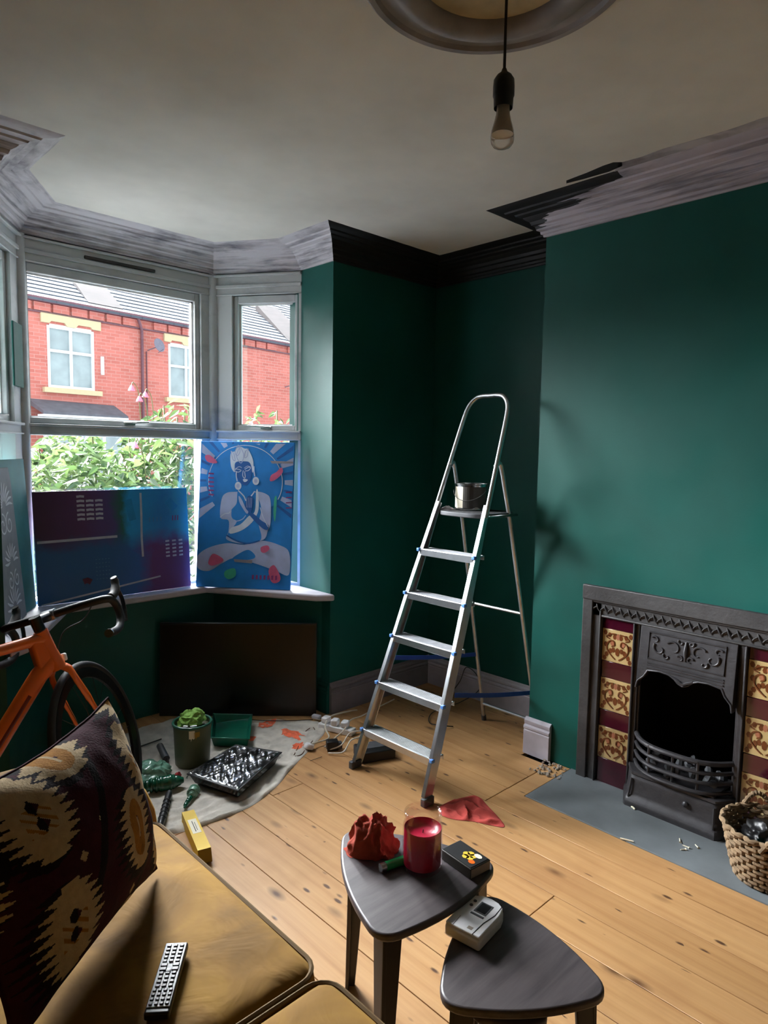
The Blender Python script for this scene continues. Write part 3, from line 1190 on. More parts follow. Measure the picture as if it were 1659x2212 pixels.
for z in (.70, .105):
    MB().tube([rear(z, 1), rear(z, -1)], .0085, 8).obj('rear_crossbar', 'alu', lad)
for s_ in (1, -1):
    a = Vector((lx(.50) + .02, LY + s_ * (hw(.5)), .50 if s_ > 0 else .425))
    b = rear(.40 if s_ > 0 else .27, s_)
    mid = (a + b) / 2 - Vector((0, 0, .006))
    st = MB()
    P = catmull([a, mid, b], 6)
    for i in range(len(P) - 1):
        p, q = P[i], P[i + 1]
        vs = [p + Vector((0, .0008, .011)), p + Vector((0, .0008, -.011)), p + Vector((0, -.0008, -.011)), p + Vector((0, -.0008, .011)),
              q + Vector((0, .0008, .011)), q + Vector((0, .0008, -.011)), q + Vector((0, -.0008, -.011)), q + Vector((0, -.0008, .011))]
        st.add(vs, [(0, 1, 5, 4), (1, 2, 6, 5), (2, 3, 7, 6), (3, 0, 4, 7)])
    st.obj('safety_strap', 'bluestrap', lad, label='blue webbing strap')
# tin on the platform
tc = Vector((2.655, 2.135, zp + .0018))
tin = thing('paint_tin', 'silver paint tin with torn cream label on the ladder platform', 'paint tin', tc)
T0 = Matrix.Translation(tc)
MB().lathe([(.082, 0), (.084, .003), (.081, .006), (.081, .124), (.084, .127), (.084, .131), (.078, .131), (.078, .123), (.070, .121), (.070, .060), (.0, .060)], 40, T0, cap1=False).obj('can', 'steel', tin)
lb = MB()
for a0, a1, mi in ((2.55, 3.30, 0), (3.30, 4.9, 1)):
    for k in range(12):
        t0, t1 = a0 + (a1 - a0) * k / 12, a0 + (a1 - a0) * (k + 1) / 12
        r_ = .0818
        za = .012 + .010 * nz(t0 * 3, 2)
        zb = .012 + .010 * nz(t1 * 3, 2)
        lb.add([T0 @ Vector((r_ * math.cos(t), r_ * math.sin(t), z)) for t, z in ((t0, max(.008, za)), (t1, max(.008, zb)), (t1, .116), (t0, .116))], [(0, 1, 2, 3)], mi)
lb.obj('label', ['card_edge', 'print_dark'], tin)
MB().tube([T0 @ Vector((.088 * math.cos(t), .088 * math.sin(t), .098 - .05 * math.sin((t - 2.2) / 2.6 * PI))) for t in [2.2 + 2.6 * k / 14 for k in range(15)]], .0016, 6).obj('wire_handle', 'steel', tin)
o = MB()
o.grid(lambda u, v: (2.555 + .085 * (u - .5), 2.205 + .055 * (v - .5) * 1.4, zp + .004 + .014 * max(0, 1 - ((u - .5) ** 2 + (v - .5) ** 2) * 5) * (1 + .9 * nz(u * 5, v * 5)) ), 12, 12)
o.grid(lambda u, v: (2.555 + .085 * (u - .5), 2.205 + .055 * (v - .5) * 1.4, zp + .0025), 12, 12)
tag(o.obj('cleaning_cloth', 'primer_dark'), 'crumpled grey cloth on ladder platform left of the tin', 'cloth')

# ================================================================== PENDANT LIGHT
pc_ = Vector((1.366, 1.034, 0))
pen = thing('pendant_light', 'bare bulb in a black holder hanging on black cord from the ceiling rose', 'pendant light', (pc_.x, pc_.y, H))
MB().tube([(pc_.x, pc_.y, H - .008), (pc_.x, pc_.y, 2.405)], .0035, 8).obj('cord', 'cable_black', pen)
Tp = Matrix.Translation((pc_.x, pc_.y, 0))
MB().lathe([(.0, 2.414), (.005, 2.412), (.008, 2.404), (.018, 2.396), (.0245, 2.386), (.0255, 2.372), (.0255, 2.350), (.0235, 2.346), (.0225, 2.322), (.0215, 2.322), (.0215, 2.338), (0, 2.338)], 28, Tp).obj('lamp_holder', 'socket', pen)
bulb = MB().lathe([(.0165, 2.336), (.0165, 2.310), (.0205, 2.292), (.0265, 2.272), (.0285, 2.254), (.0270, 2.243), (.021, 2.235), (.010, 2.2305), (0, 2.2295)], 28, Tp, cap0=False).obj('bulb', 'bulbglass', pen)
MB().lathe([(.0150, 2.336), (.0150, 2.310), (.0190, 2.292), (.0245, 2.272), (.026, 2.262), (0, 2.262)], 24, Tp).obj('bulb_diffuser', 'bulbwhite', bulb)

# ================================================================== NEST TABLES
def rtri(corners, bulge=.085, rad=.055, k=10):
    """three corners -> rounded outline with outward-bowed sides"""
    c = sum((Vector(p) for p in corners), Vector((0, 0))) / 3
    out = []
    P = [Vector(p) for p in corners]
    pts = []
    for i in range(3):
        a, b = P[i], P[(i + 1) % 3]
        d = (b - a)
        L = d.length
        n_ = Vector((d.y, -d.x)).normalized()
        if n_.dot((a + b) / 2 - c) < 0:
            n_ = -n_
        pin = rad / L * 1.15
        for j in range(k + 1):
            t = pin + (1 - 2 * pin) * j / k
            pts.append(a + d * t + n_ * L * bulge * (4 * t * (1 - t)))
        # rounded corner through b
        nxt = P[(i + 2) % 3]
        d2 = (nxt - b)
        L2 = d2.length
        n2 = Vector((d2.y, -d2.x)).normalized()
        if n2.dot((b + nxt) / 2 - c) < 0:
            n2 = -n2
        p0 = pts[-1]
        pin2 = rad / L2 * 1.15
        t = pin2
        p2 = b + d2 * t + n2 * L2 * bulge * (4 * t * (1 - t))
        ctrl = b + (b - c).normalized() * .012
        for j in range(1, 8):
            t = j / 8
            pts.append(p0 * (1 - t) ** 2 + ctrl * 2 * t * (1 - t) + p2 * t * t)
    return [(p.x, p.y) for p in pts]


def nest_table(name_label, corners, ztop, group):
    c = sum((Vector(p) for p in corners), Vector((0, 0))) / 3
    t = thing('nest_table', name_label, 'table', (c.x, c.y, 0), group)
    MB().prism(rtri(corners), ztop - .020, ztop).obj('table_top', 'tabletop', t, bevel=.006, seg=3)
    m = MB()
    for q in corners:
        q = Vector(q)
        d = (q - c).normalized()
        tn = Vector((-d.y, d.x))
        leg = MB()
        # folded leg: two tapering flanges meeting at the outer corner
        for s_ in (1, -1):
            e = (d * -.72 + tn * s_ * .69).normalized()
            th = (d * -.69 - tn * s_ * .72).normalized() * .010
            a = q - d * .030
            for z0, z1, w0, w1 in ((0.0, ztop - .020, .026, .050),):
                f0 = q - d * .018
                vs = []
                for (o_, z, w_) in ((f0, z0, w0), (a, z1, w1)):
                    vs += [Vector((*o_, z)), Vector((*(o_ + e * w_), z)), Vector((*(o_ + e * w_ + th), z)), Vector((*(o_ + th), z))]
                leg.add(vs, [(0, 1, 2, 3), (7, 6, 5, 4), (0, 4, 5, 1), (1, 5, 6, 2), (2, 6, 7, 3), (3, 7, 4, 0)])
        leg.obj('leg', 'tableleg', t, bevel=.002)
    return t


nest_table('larger dark wood three-cornered nest table carrying the candle jar', [(1.172, 1.362), (1.366, .975), (.952, .982)], .450, 'nest of tables')
nest_table('lower dark three-cornered nest table carrying the white thermostat', [(1.312, .972), (1.246, .595), (.962, .818)], .400, 'nest of tables')
nest_table('smallest nest table almost hidden beneath the other two, only legs showing', [(1.180, .900), (1.150, .665), (1.03, .795)], .350, 'nest of tables')

# candle jar
jc = Vector((1.208, 1.097, .4505))
TJ = Matrix.Translation(jc)
jar = thing('candle_jar', 'open glass jar of deep red candle wax on the larger table', 'candle', jc)
body = MB()
body.lathe([(.046, .0), (.050, .004), (.051, .012), (.051, .105), (.0505, .114), (.048, .121), (.0458, .126), (.0455, .139), (.0478, .141), (.0478, .147), (.0455, .1487),
            (.0435, .147), (.0430, .126), (.0455, .119), (.0485, .112), (.0488, .012), (.0, .010)], 40, TJ, cap1=False)
body.obj('glass_jar', 'jarglass', jar)
MB().lathe([(.0, .0105), (.0476, .0125), (.0476, .100), (.0470, .106), (.0455, .102), (.034, .092), (0, .090)], 40, TJ).obj('wax', 'candlewax', jar)
MB().tube([TJ @ Vector((0, 0, .088)), TJ @ Vector((.002, 0, .098))], .0013, 6).obj('wick', 'print_dark', jar)


def crumple(name, c, rx, ry, h, seed, mat, rot=0, fold=1.0, nu=64, flat=False, peak=(0, 0)):
    """a bunched cloth: half dome pushed about by sharp folds running in all directions"""
    T = Matrix.Translation(c) @ Matrix.Rotation(rot, 4, 'Z')
    m = MB()
    b2 = bmesh.new()
    bmesh.ops.create_icosphere(b2, subdivisions=5, radius=1)
    vs = []
    for v in b2.verts:
        p = v.co.copy()
        q = p + Vector((.6 * nz(p.x * 1.3 + seed, p.y * 1.3, p.z), .6 * nz(p.y * 1.3, p.z + seed, p.x * 1.3), .6 * nz(p.z, p.x + seed, p.y)))
        f1 = 1 - min(1, abs(noise.noise(q * 1.25 + Vector((seed, 0, 3)))) * 3.4)
        f2 = 1 - min(1, abs(noise.noise(q * 2.6 + Vector((0, seed, 7)))) * 3.2)
        d = .74 + fold * (.15 * f1 + .05 * f2) + .16 * nz(q.x * .9 + seed, q.y * .9, 9)
        p = p * d
        k = max(p.z, 0)
        vs.append(((p.x + peak[0] * k) * rx, (p.y + peak[1] * k) * ry, max(p.z, -.0) * h + .0006))
    b2.verts.index_update()
    m.add(vs, [[v.index for v in f.verts] for f in b2.faces if max(v.co.z for v in f.verts) > -.05], 0, T)
    b2.free()
    return m.obj(name, mat, angle=60)


def cloth_patch(name, outline, h, seed, mat):
    """a thin cloth lying flat with raised folds"""
    cx_ = sum(p[0] for p in outline) / len(outline)
    cy_ = sum(p[1] for p in outline) / len(outline)
    ol = [(q.x, q.y) for q in catmull([(p[0], p[1], 0) for p in outline], 9, True)]
    n = len(ol)
    K = 26
    vs = []
    for j in range(K + 1):
        f = j / K
        for x_, y_ in ol:
            X_, Y_ = cx_ + (x_ - cx_) * f, cy_ + (y_ - cy_) * f
            w1 = nz(X_ * 6, Y_ * 6, seed) * .06
            r1 = 1 - min(1, abs(nz((X_ + w1) * 9 + seed, (Y_ - w1) * 9, 1)) * 3.6)
            r2 = 1 - min(1, abs(nz((X_ + w1) * 20 + seed, (Y_ + w1) * 20, 5)) * 3.2)
            vs.append((X_, Y_, .0015 + h * (.72 * r1 + .28 * r2) * (1 - f ** 5) + (.001 if j < K else 0)))
    fs = [(j * n + i, j * n + (i + 1) % n, (j + 1) * n + (i + 1) % n, (j + 1) * n + i) for j in range(K) for i in range(n)]
    return MB().add(vs, fs).obj(name, mat, angle=70)


tag(crumple('rag', (1.162, 1.236, .4505), .074, .056, .105, 2.2, 'rust_rag', R(-40), 1.25, peak=(.22, .05)), 'bunched rust-red rag heaped on the larger table left of the jar', 'cloth')
o = cloth_patch('rag', [(2.075, 1.795), (2.13, 1.80), (2.20, 1.785), (2.27, 1.745), (2.24, 1.66), (2.17, 1.525), (2.13, 1.565), (2.10, 1.63), (2.055, 1.69), (2.04, 1.75)], .026, 7.4, 'red_rag')
tag(o, 'thin red rag spread on the floorboards at right foot of the ladder', 'cloth')

# lighter
la, lb_ = Vector((1.112, 1.150, .4625)), Vector((1.180, 1.134, .4625))
li = thing('lighter', 'green disposable lighter on table between rust rag and jar', 'lighter', la - Vector((0, 0, .0115)))
MB().tube([la + (lb_ - la) * .22, lb_], .0115, 14, sy=1).obj('lighter_body', simple('translucent_green_plastic', srgb(16, 140, 72), .25), li)
MB().tube([la + (lb_ - la) * .0, la + (lb_ - la) * .22], .0105, 12).obj('lighter_head', 'steel', li)
MB().tube([lb_, lb_ + (lb_ - la).normalized() * .004], .0108, 12).obj('end_cap', 'card_edge', li)

# matchbox-like box with picture
bc = Vector((1.298, 1.030, .4505))
bx = thing('card_box', 'small dark box with a yellow flower picture on its lid, by table corner', 'box', bc)
TB = Matrix.Translation(bc) @ Matrix.Rotation(R(-6), 4, 'Z')
MB().box((0, 0, .013), (.070, .108, .026), M=TB).obj('box_body', 'print_dark', bx, bevel=.0015)
MB().box((0, 0, .0268), (.064, .100, .0012), M=TB).obj('lid_picture', 'black_plastic', bx)
MB().box((0, -.0545, .013), (.066, .0012, .022), M=TB).obj('end_panel', 'rubble', bx)
m = MB()
for k in range(5):
    a = k * 2 * PI / 5 + .3
    m.add([TB @ Vector((.002 + .010 * math.cos(a) + .010 * math.cos(t) * .9, -.012 + .010 * math.sin(a) + .010 * math.sin(t), .0278)) for t in [i * PI / 4 for i in range(8)]], [tuple(range(8))], 0)
m.add([TB @ Vector((.018 + .008 * math.cos(t), -.028 + .012 * math.sin(t), .0279)) for t in [i * PI / 4 for i in range(8)]], [tuple(range(8))], 1)
m.add([TB @ Vector((-.012 + .008 * math.cos(t), -.034 + .010 * math.sin(t), .0279)) for t in [i * PI / 4 for i in range(8)]], [tuple(range(8))], 2)
obj_split(m, 'painted_petal', ['yellow_card', 'card_edge', 'orange'], bx)

# thermostat
tp = [Vector(p) for p in ((1.124, .932), (1.121, .843), (1.258, .872), (1.266, .958))]
ct = Vector((1.190, .905, .4005))
th = thing('thermostat', 'white room thermostat with grey display lying on the lower table', 'thermostat', ct)
d_ = Vector((1.0, .14, 0)).normalized()
TT = Matrix((d_, Vector((-d_.y, d_.x, 0)), Vector((0, 0, 1)))).transposed().to_4x4()
TT.translation = ct
# side profile bows; plan: front end square, rear end rounded
outl = [(-.068, -.046), (.030, -.047), (.056, -.040), (.068, -.022), (.071, 0), (.068, .022), (.056, .040), (.030, .047), (-.068, .046)]
MB().prism(outl, 0, .028, M=TT).obj('casing', 'white_plastic', th, bevel=.007, seg=4)
MB().prism([(x_ * .97, y_ * .96) for x_, y_ in outl], .0275, .034, M=TT).obj('front_cover', 'white_plastic', th, bevel=.003, seg=3)
MB().bb((.004, -.020, .0338), (.044, .012, .0348), M=TT).obj('display_bezel', 'grey_plastic', th, bevel=.0004)
MB().bb((.008, -.016, .0346), (.040, .008, .0352), M=TT).obj('display', 'tv', th)
m = MB()
m.tube([TT @ Vector(p) for p in ((-.066, -.026, .034), (-.02, -.028, .0345), (.02, -.036, .0345), (.056, -.034, .034))], .0009, 5)
m.tube([TT @ Vector(p) for p in ((-.066, .024, .034), (-.03, .026, .0343))], .0005, 5)
obj_split(m, 'cover_seam', 'grey_plastic', th)
MB().bb((-.008, -.020, .0335), (-.002, .014, .0352), M=TT).obj('vent_slot', 'grey_plastic', th, bevel=.0006)
for k in range(2):
    MB().lathe([(0, 0), (.0045, 0), (.004, .0015), (0, .0017)], 12, TT @ Matrix.Translation((.018 + .018 * k, .026, .034))).obj('button', 'grey_plastic', th)
MB().bb((-.056, -.018, .0338), (-.046, -.006, .0343), M=TT).obj('printed_mark', 'rubble', th)

# ================================================================== SOFA
sofa = thing('sofa', 'mustard velvet sofa with dark piped seat cushions in the near left corner', 'sofa', (.4, .9, 0))


def soft_box(mb, a, b, r=.05, bulge=.015, n=26, seed=0, wr=.004):
    """rounded cushion: superellipsoid-like box between corners a and b"""
    a, b = Vector(a), Vector(b)
    c = (a + b) / 2
    hs = (b - a) / 2
    vs = []
    m2 = bmesh.new()
    bmesh.ops.create_cube(m2, size=2)
    bmesh.ops.subdivide_edges(m2, edges=m2.edges[:], cuts=n, use_grid_fill=True)
    for v in m2.verts:
        p = Vector((v.co.x * hs.x, v.co.y * hs.y, v.co.z * hs.z))
        q = Vector([max(-h + r, min(h - r, k)) for k, h in zip(p, hs)])
        d = p - q
        if d.length > 1e-6:
            p = q + d.normalized() * r if d.length > r * .99 or True else p
        ex, ey = 1 - (v.co.x) ** 2, 1 - (v.co.y) ** 2
        if v.co.z > .2:
            p.z += bulge * ex ** .6 * ey ** .6 + wr * nz(p.x * 7 + seed, p.y * 7, 2) * 2 * min(1, ex * 3) * min(1, ey * 3)
        if v.co.x > .9:
            p.x += bulge * .5 * ey
        vs.append((v, c + p))
    m2.verts.index_update()
    mb.add([p for _, p in vs], [[v.index for v in f.verts] for f in m2.faces])
    m2.free()
    return mb


for k, (y0, y1) in enumerate(((1.008, 1.775), (.235, .994), (-.56, .222))):
    cu = soft_box(MB(), (.06, y0, .29), (.815, y1, .452), .038, .010, 26, k * 5).obj('seat_cushion', 'mustard', sofa, angle=180)
    pts = []
    x0_, x1_ = .075, .812
    rr_ = .05
    for cx_, cy_, a0 in ((x1_ - rr_, y1 - rr_, 0), (x0_ + rr_, y1 - rr_, 90), (x0_ + rr_, y0 + rr_, 180), (x1_ - rr_, y0 + rr_, 270)):
        for j in range(6):
            a = R(a0 + j * 18)
            pts.append((cx_ + rr_ * math.cos(a), cy_ + rr_ * math.sin(a), .440))
    MB().tube(pts, .0055, 6, closed=True).obj('piping', 'piping', cu)
soft_box(MB(), (-.05, -.72, .07), (.79, 1.80, .29), .03, 0, 12).obj('base', 'mustard', sofa, angle=180)
# arms
for y0, y1 in ((1.79, 2.00), (-.80, -.575)):
    prof = [(-.20, .08), (.81, .08), (.835, .12), (.848, .30), (.846, .39), (.838, .445), (.815, .505), (.78, .555), (.735, .592), (.68, .612), (.60, .622), (-.20, .63)]
    TA = Matrix(((1, 0, 0, 0), (0, 0, 1, 0), (0, 1, 0, 0), (0, 0, 0, 1)))
    MB().prism(prof, y0, y1, M=TA).obj('arm', 'mustard', sofa, bevel=.045, seg=5, angle=180)
soft_box(MB(), (-.30, -.78, .08), (-.02, 1.98, .86), .06, 0, 14).obj('backrest', 'mustard', sofa, angle=180)
for x_, y_ in ((.74, 1.9), (.74, -.7), (-.2, 1.9), (-.2, -.7)):
    MB().lathe([(.016, 0), (.024, .08)], 12, Matrix.Translation((x_, y_, 0))).obj('leg', 'tableleg', sofa)

# ---- kilim pillow
BLp, BRp, TRp, TLp = Vector((.285, 1.175, .485)), Vector((.690, 1.500, .478)), Vector((.610, 1.575, .905)), Vector((.225, 1.300, .895))


def pil_point(u, v, side):
    # pinched edges, pointed corners
    cu, cv = 2 * u - 1, 2 * v - 1
    pu = 1 - .045 * (1 - cv * cv)
    pv = 1 - .12 * (1 - cu * cu)
    uu, vv = .5 + cu * pu / 2, .5 + cv * pv / 2
    base = (BLp * (1 - uu) + BRp * uu) * (1 - vv) + (TLp * (1 - uu) + TRp * uu) * vv
    nrm = (BRp - BLp).cross(TLp - BLp).normalized()
    t = (max(0, (1 - abs(cu) ** 2.2)) * max(0, (1 - abs(cv) ** 2.2))) ** .55
    wv = .010 * nz(u * 4, v * 4, 3) * (1 - t) + .006 * nz(u * 9, v * 7, 8)
    # the middle sinks a little, the bottom rests on the seat
    return base + nrm * (side * ((.115 if side > 0 else .07) * t) + wv + .02 * (1 - v) * 0)


MOT = [(.655, .42, .135, .215, 1), (.21, .27, .135, .20, 0), (.855, .72, .115, .20, 0), (.20, .80, .145, .21, 0), (.46, 1.00, .17, .13, 1),
       (.93, .20, .085, .17, 0), (.60, -.02, .10, .10, 0), (1.03, 1.02, .16, .13, 1), (-.06, .55, .10, .15, 1), (1.04, .50, .08, .12, 0)]
TP = .044


def motif(u, v, grow=0.0):
    for cx_, cy_, A, B, kind in MOT:
        du, dv = u - cx_, v - cy_
        B2, A2 = B + grow, A + grow
        if abs(dv) > B2:
            continue
        f = (dv + 9 * TP) / TP
        tri = 1 - abs(2 * (f - math.floor(f)) - 1)
        mid = (math.floor(f) + .5) * TP - 9 * TP
        env = math.sqrt(max(0.0, 1 - (mid / (B2 * 1.06)) ** 2))
        core = .60 * A2 * math.sqrt(max(0.0, 1 - (dv / B2) ** 2))
        wd = core + tri * env * A2 * .52
        if abs(du) < wd:
            return kind, du, dv, A, B, core
    return None


def pil_mat(u, v):
    m_ = motif(u, v)
    if m_:
        kind, du, dv, A, B, wd = m_
        r1 = abs(du) / (A * .22) + abs(abs(dv) - B * .20) / (B * .18)
        if kind == 0:
            if r1 < 1 and du > -.02:
                return 1 if du < .012 else 0
            if abs(du) < A * .4 and abs(dv + .02) < B * .3:
                return 3 if (int((u + v) * 60) % 3 == 0) else 2
            return 2
        inner = (du / (A * .50)) ** 2 + (dv / (B * .72)) ** 2
        if inner < 1:
            if abs(du) < .010 and abs(dv) < .055:
                return 2
            if r1 < .6 and du > 0:
                return 0
            return 3
        return 2
    m_ = motif(u + .035, v + .012, .022)
    if m_:
        return 1
    if abs((u - v * .4) % .42 - .2) < .022:
        return 1
    # tiny lozenges
    for cx_, cy_ in ((.44, .62), (.60, .12), (.30, .52)):
        if abs(u - cx_) / .022 + abs(v - cy_) / .03 < 1:
            return 2
    return 0


pm = MB()
pm.grid(lambda u, v: pil_point(u, v, 1), 190, 190, mi=pil_mat)
pm.grid(lambda u, v: pil_point(u, v, -1), 40, 40, mi=0)
pil = pm.obj('kilim_pillow', ['maroon_cloth', 'black_cloth', 'cream_cloth', 'ochre_cloth'], angle=180)
tag(pil, 'maroon and black pillow with jagged cream and mustard diamonds propped on the sofa', 'pillow')
hs_ = []
edge = []
for k in range(24):
    t = k / 24
    hs_.append(pil_point(t, 0, 0))
for k in range(24):
    hs_.append(pil_point(1, k / 24, 0))
for k in range(24):
    hs_.append(pil_point(1 - k / 24, 1, 0))
for k in range(24):
    hs_.append(pil_point(0, 1 - k / 24, 0))
MB().tube(hs_, .0035, 6, closed=True).obj('edge_seam', 'maroon_cloth', pil)

# ---- remote control
rc = Vector((.553, 1.160, .4675))
rem = thing('remote_control', 'silver remote control with rows of black buttons on the mustard seat', 'remote control', rc)
TR_ = Matrix.Translation(rc) @ Matrix.Rotation(R(51.5 - 90), 4, 'Z')
MB().box((0, 0, .008), (.046, .178, .015), M=TR_).obj('casing', 'black_plastic', rem, bevel=.004, seg=3)
MB().box((0, .004, .0160), (.042, .162, .0030), M=TR_).obj('face_plate', simple('silver_grey_plastic', srgb(132, 134, 140), .45), rem, bevel=.001)
for r_ in range(15):
    y_ = .076 - r_ * .0104
    if r_ < 5:
        xs_ = (-.0125, 0, .0125)
    elif r_ < 7:
        xs_ = (-.0115, .0115)
    elif r_ < 11:
        xs_ = (-.012, 0, .012)
    else:
        xs_ = (-.0150, -.005, .005, .0150)
    for x_ in xs_:
        sz = (.0080, .0066, .003) if len(xs_) != 2 else (.0125, .0085, .003)
        if len(xs_) == 4:
            sz = (.0066, .0066, .003)
        MB().box((x_, y_, .0182), sz, M=TR_).obj('button', 'black_plastic', rem, bevel=.0008, seg=1)
MB().lathe([(0, 0), (.005, 0), (.0045, .003), (0, .0034)], 14, TR_ @ Matrix.Translation((0, .008, .017))).obj('select_button', 'black_plastic', rem)

# ================================================================== BICYCLE
head, lean, steer = R(13.0), R(-10.3), R(32.9)
Fb = Vector((math.cos(head), math.sin(head), 0))
Lb0 = Vector((-math.sin(head), math.cos(head), 0))
Lb = Lb0 * math.cos(lean) + Vector((0, 0, math.sin(lean)))
Zb = Vector((0, 0, math.cos(lean))) - Lb0 * math.sin(lean)
OB = Vector((1.008, 2.548, .002))
TBk = Matrix((Fb, Lb, Zb)).transposed().to_4x4()
TBk.translation = OB
AX = Vector((-.292, 0, .956))
hub = Vector((0, 0, .338))
crown = hub + .37 * AX + .045 * Vector((-.956, 0, -.292))
ST = Matrix.Translation(crown) @ Matrix.Rotation(steer, 4, AX) @ Matrix.Translation(-crown)
TS = TBk @ ST
bike = thing('road_bicycle', 'orange road bike with black drop handlebars leaning at left below the bay', 'bicycle', (.55, 2.45, 0))


def wheel(T, parent):
    wh = MB()
    R0 = .334
    n = 64
    wh.tube([(R0 * math.cos(2 * PI * k / n) * .957, 0, R0 * math.sin(2 * PI * k / n) * .957) for k in range(n)], .0145, 10, closed=True, M=T)
    tyre = wh.obj('tyre', 'rubber', parent)
    rim = MB()
    prof = [(-.010, .306), (.010, .306), (.0105, .296), (.006, .268), (-.006, .268), (-.0105, .296)]
    vs, fs = [], []
    for k in range(n):
        a = 2 * PI * k / n
        for y_, r_ in prof:
            vs.append((r_ * math.cos(a), y_, r_ * math.sin(a)))
    m_ = len(prof)
    for k in range(n):
        for j in range(m_):
            fs.append((k * m_ + j, k * m_ + (j + 1) % m_, ((k + 1) % n) * m_ + (j + 1) % m_, ((k + 1) % n) * m_ + j))
    rim.add(vs, fs, 0, T)
    rim.obj('rim', 'carbon', parent)
    for k in range(20):
        a = 2 * PI * k / 20
        s_ = 1 if k % 2 else -1
        b = a + (.5 if (k // 2) % 2 else -.5)
        MB().tube([T @ Vector((.018 * math.cos(b), s_ * .028, .018 * math.sin(b))), T @ Vector((.272 * math.cos(a), 0, .272 * math.sin(a)))], .0012, 5).obj('spoke', 'carbon', parent)
    MB().lathe([(0, -.046), (.008, -.046), (.008, -.034), (.022, -.032), (.022, -.024), (.013, -.018), (.013, .018), (.022, .024), (.022, .032), (.008, .034), (.008, .046), (0, .046)],
               18, T @ Matrix.Rotation(PI / 2, 4, 'X')).obj('wheel_hub', 'steel', parent)
    MB().lathe([(.05, .0), (.078, 0), (.078, .002), (.05, .002)], 24, T @ Matrix.Translation((0, .036, 0)) @ Matrix.Rotation(PI / 2, 4, 'X'), cap0=False, cap1=False).obj('brake_disc', 'steel', parent)


wheel(TS @ Matrix.Translation(hub), bike)
wheel(TBk @ Matrix.Translation((-.985, 0, .338)), bike)


def bt(path, r, name, mat, T=TBk, n=12, sx=1, sy=1, parent=bike, **k):
    return MB().tube([T @ Vector(p) for p in path], r, n, sx=sx, sy=sy, ref=tuple(T.to_3x3() @ Vector((0, 1, 0)))).obj(name, mat, parent, **k)


ht0 = crown + .012 * AX
ht1 = crown + .155 * AX
bb_ = Vector((-.585, 0, .268))
bt([ht0, ht0.lerp(ht1, .4), ht1], [.033, .026, .025], 'head_tube', 'orange')
dts = crown + .045 * AX + Vector((-.01, 0, 0))
bt([dts + Vector((.012, 0, -.01)), dts.lerp(bb_, .12), bb_], [.036, .034, .034], 'down_tube', 'orange', sx=.75, sy=1.0)
tts = crown + .125 * AX
seat_j = Vector((-.725, 0, .770))
bt([tts + Vector((.01, 0, 0)), tts.lerp(seat_j, .12), seat_j], [.026, .021, .018], 'top_tube', 'orange')
# gusset between the tubes at the head
MB().prism([(0, 0)] * 0 or [(ht1.x + .004, ht1.z - .02), (ht0.x + .018, ht0.z + .0), (dts.x - .05, dts.z - .05), (tts.x - .06, tts.z - .002)], -.021, .021,
           M=TBk @ Matrix(((1, 0, 0, 0), (0, 0, 1, 0), (0, 1, 0, 0), (0, 0, 0, 1)))).obj('head_gusset', 'orange', bike, bevel=.012, seg=4)
bt([bb_, Vector((-.755, 0, .86))], .017, 'seat_tube', 'orange')
bt([Vector((-.745, 0, .83)), Vector((-.79, 0, .96))], .0135, 'seat_post', 'carbon')
MB().prism([(-.93, -.065), (-.90, -.07), (-.78, -.03), (-.66, -.015), (-.65, 0), (-.66, .015), (-.78, .03), (-.90, .07), (-.93, .065)], .955, .985, M=TBk).obj('saddle', 'black_plastic', bike, bevel=.010)
for s_ in (1, -1):
    bt([Vector((-.735, s_ * .012, .78)), Vector((-.985, s_ * .062, .338))], .007, 'seat_stay', 'orange')
    bt([bb_ + Vector((-.02, s_ * .03, 0)), Vector((-.985, s_ * .062, .338))], .009, 'chain_stay', 'orange')
MB().lathe([(0, -.012), (.088, -.012), (.088, -.009), (0, -.009)], 30, TBk @ Matrix.Translation(bb_ + Vector((0, -.035, 0))) @ Matrix.Rotation(PI / 2, 4, 'X')).obj('chainring', 'carbon', bike)
for s_ in (1, -1):
    cr_ = bt([bb_ + Vector((0, s_ * .05, 0)), bb_ + Vector((s_ * .12, s_ * .07, s_ * -.12))], .010, 'crank_arm', 'carbon')
    MB().box(bb_ + Vector((s_ * .12, s_ * .115, s_ * -.12)), (.09, .06, .016), M=TBk).obj('pedal', 'carbon', cr_, bevel=.004)
# printed panel on the down tube
a_, b_ = dts.lerp(bb_, .25), dts.lerp(bb_, .8)
bt([a_ + Vector((0, -.0035, 0)), b_ + Vector((0, -.0035, 0))], .0335, 'frame_print', 'orange_d', sx=.72, sy=.42)
# fork
fk = bt([crown - .0 * AX + Vector((.0, 0, -.005)), crown + .02 * AX], [.034, .031], 'fork_crown', 'orange', T=TS)
for s_ in (1, -1):
    ffp = [crown + Vector((.006, s_ * .010, .006)), crown + Vector((.016, s_ * .034, -.018)), crown + Vector((.030, s_ * .044, -.065)), hub.lerp(crown, .4) + Vector((.012, s_ * .050, 0)), hub + Vector((0, s_ * .052, 0))]
    bt(catmull(ffp, 5), [.018] * 6 + [.0145] * 8 + [.011] * 7, 'fork_blade', 'orange', T=TS, sx=.62, sy=1.1)
bt([hub + Vector((0, -.062, 0)), hub + Vector((0, .062, 0))], .007, 'axle', 'steel', T=TS)
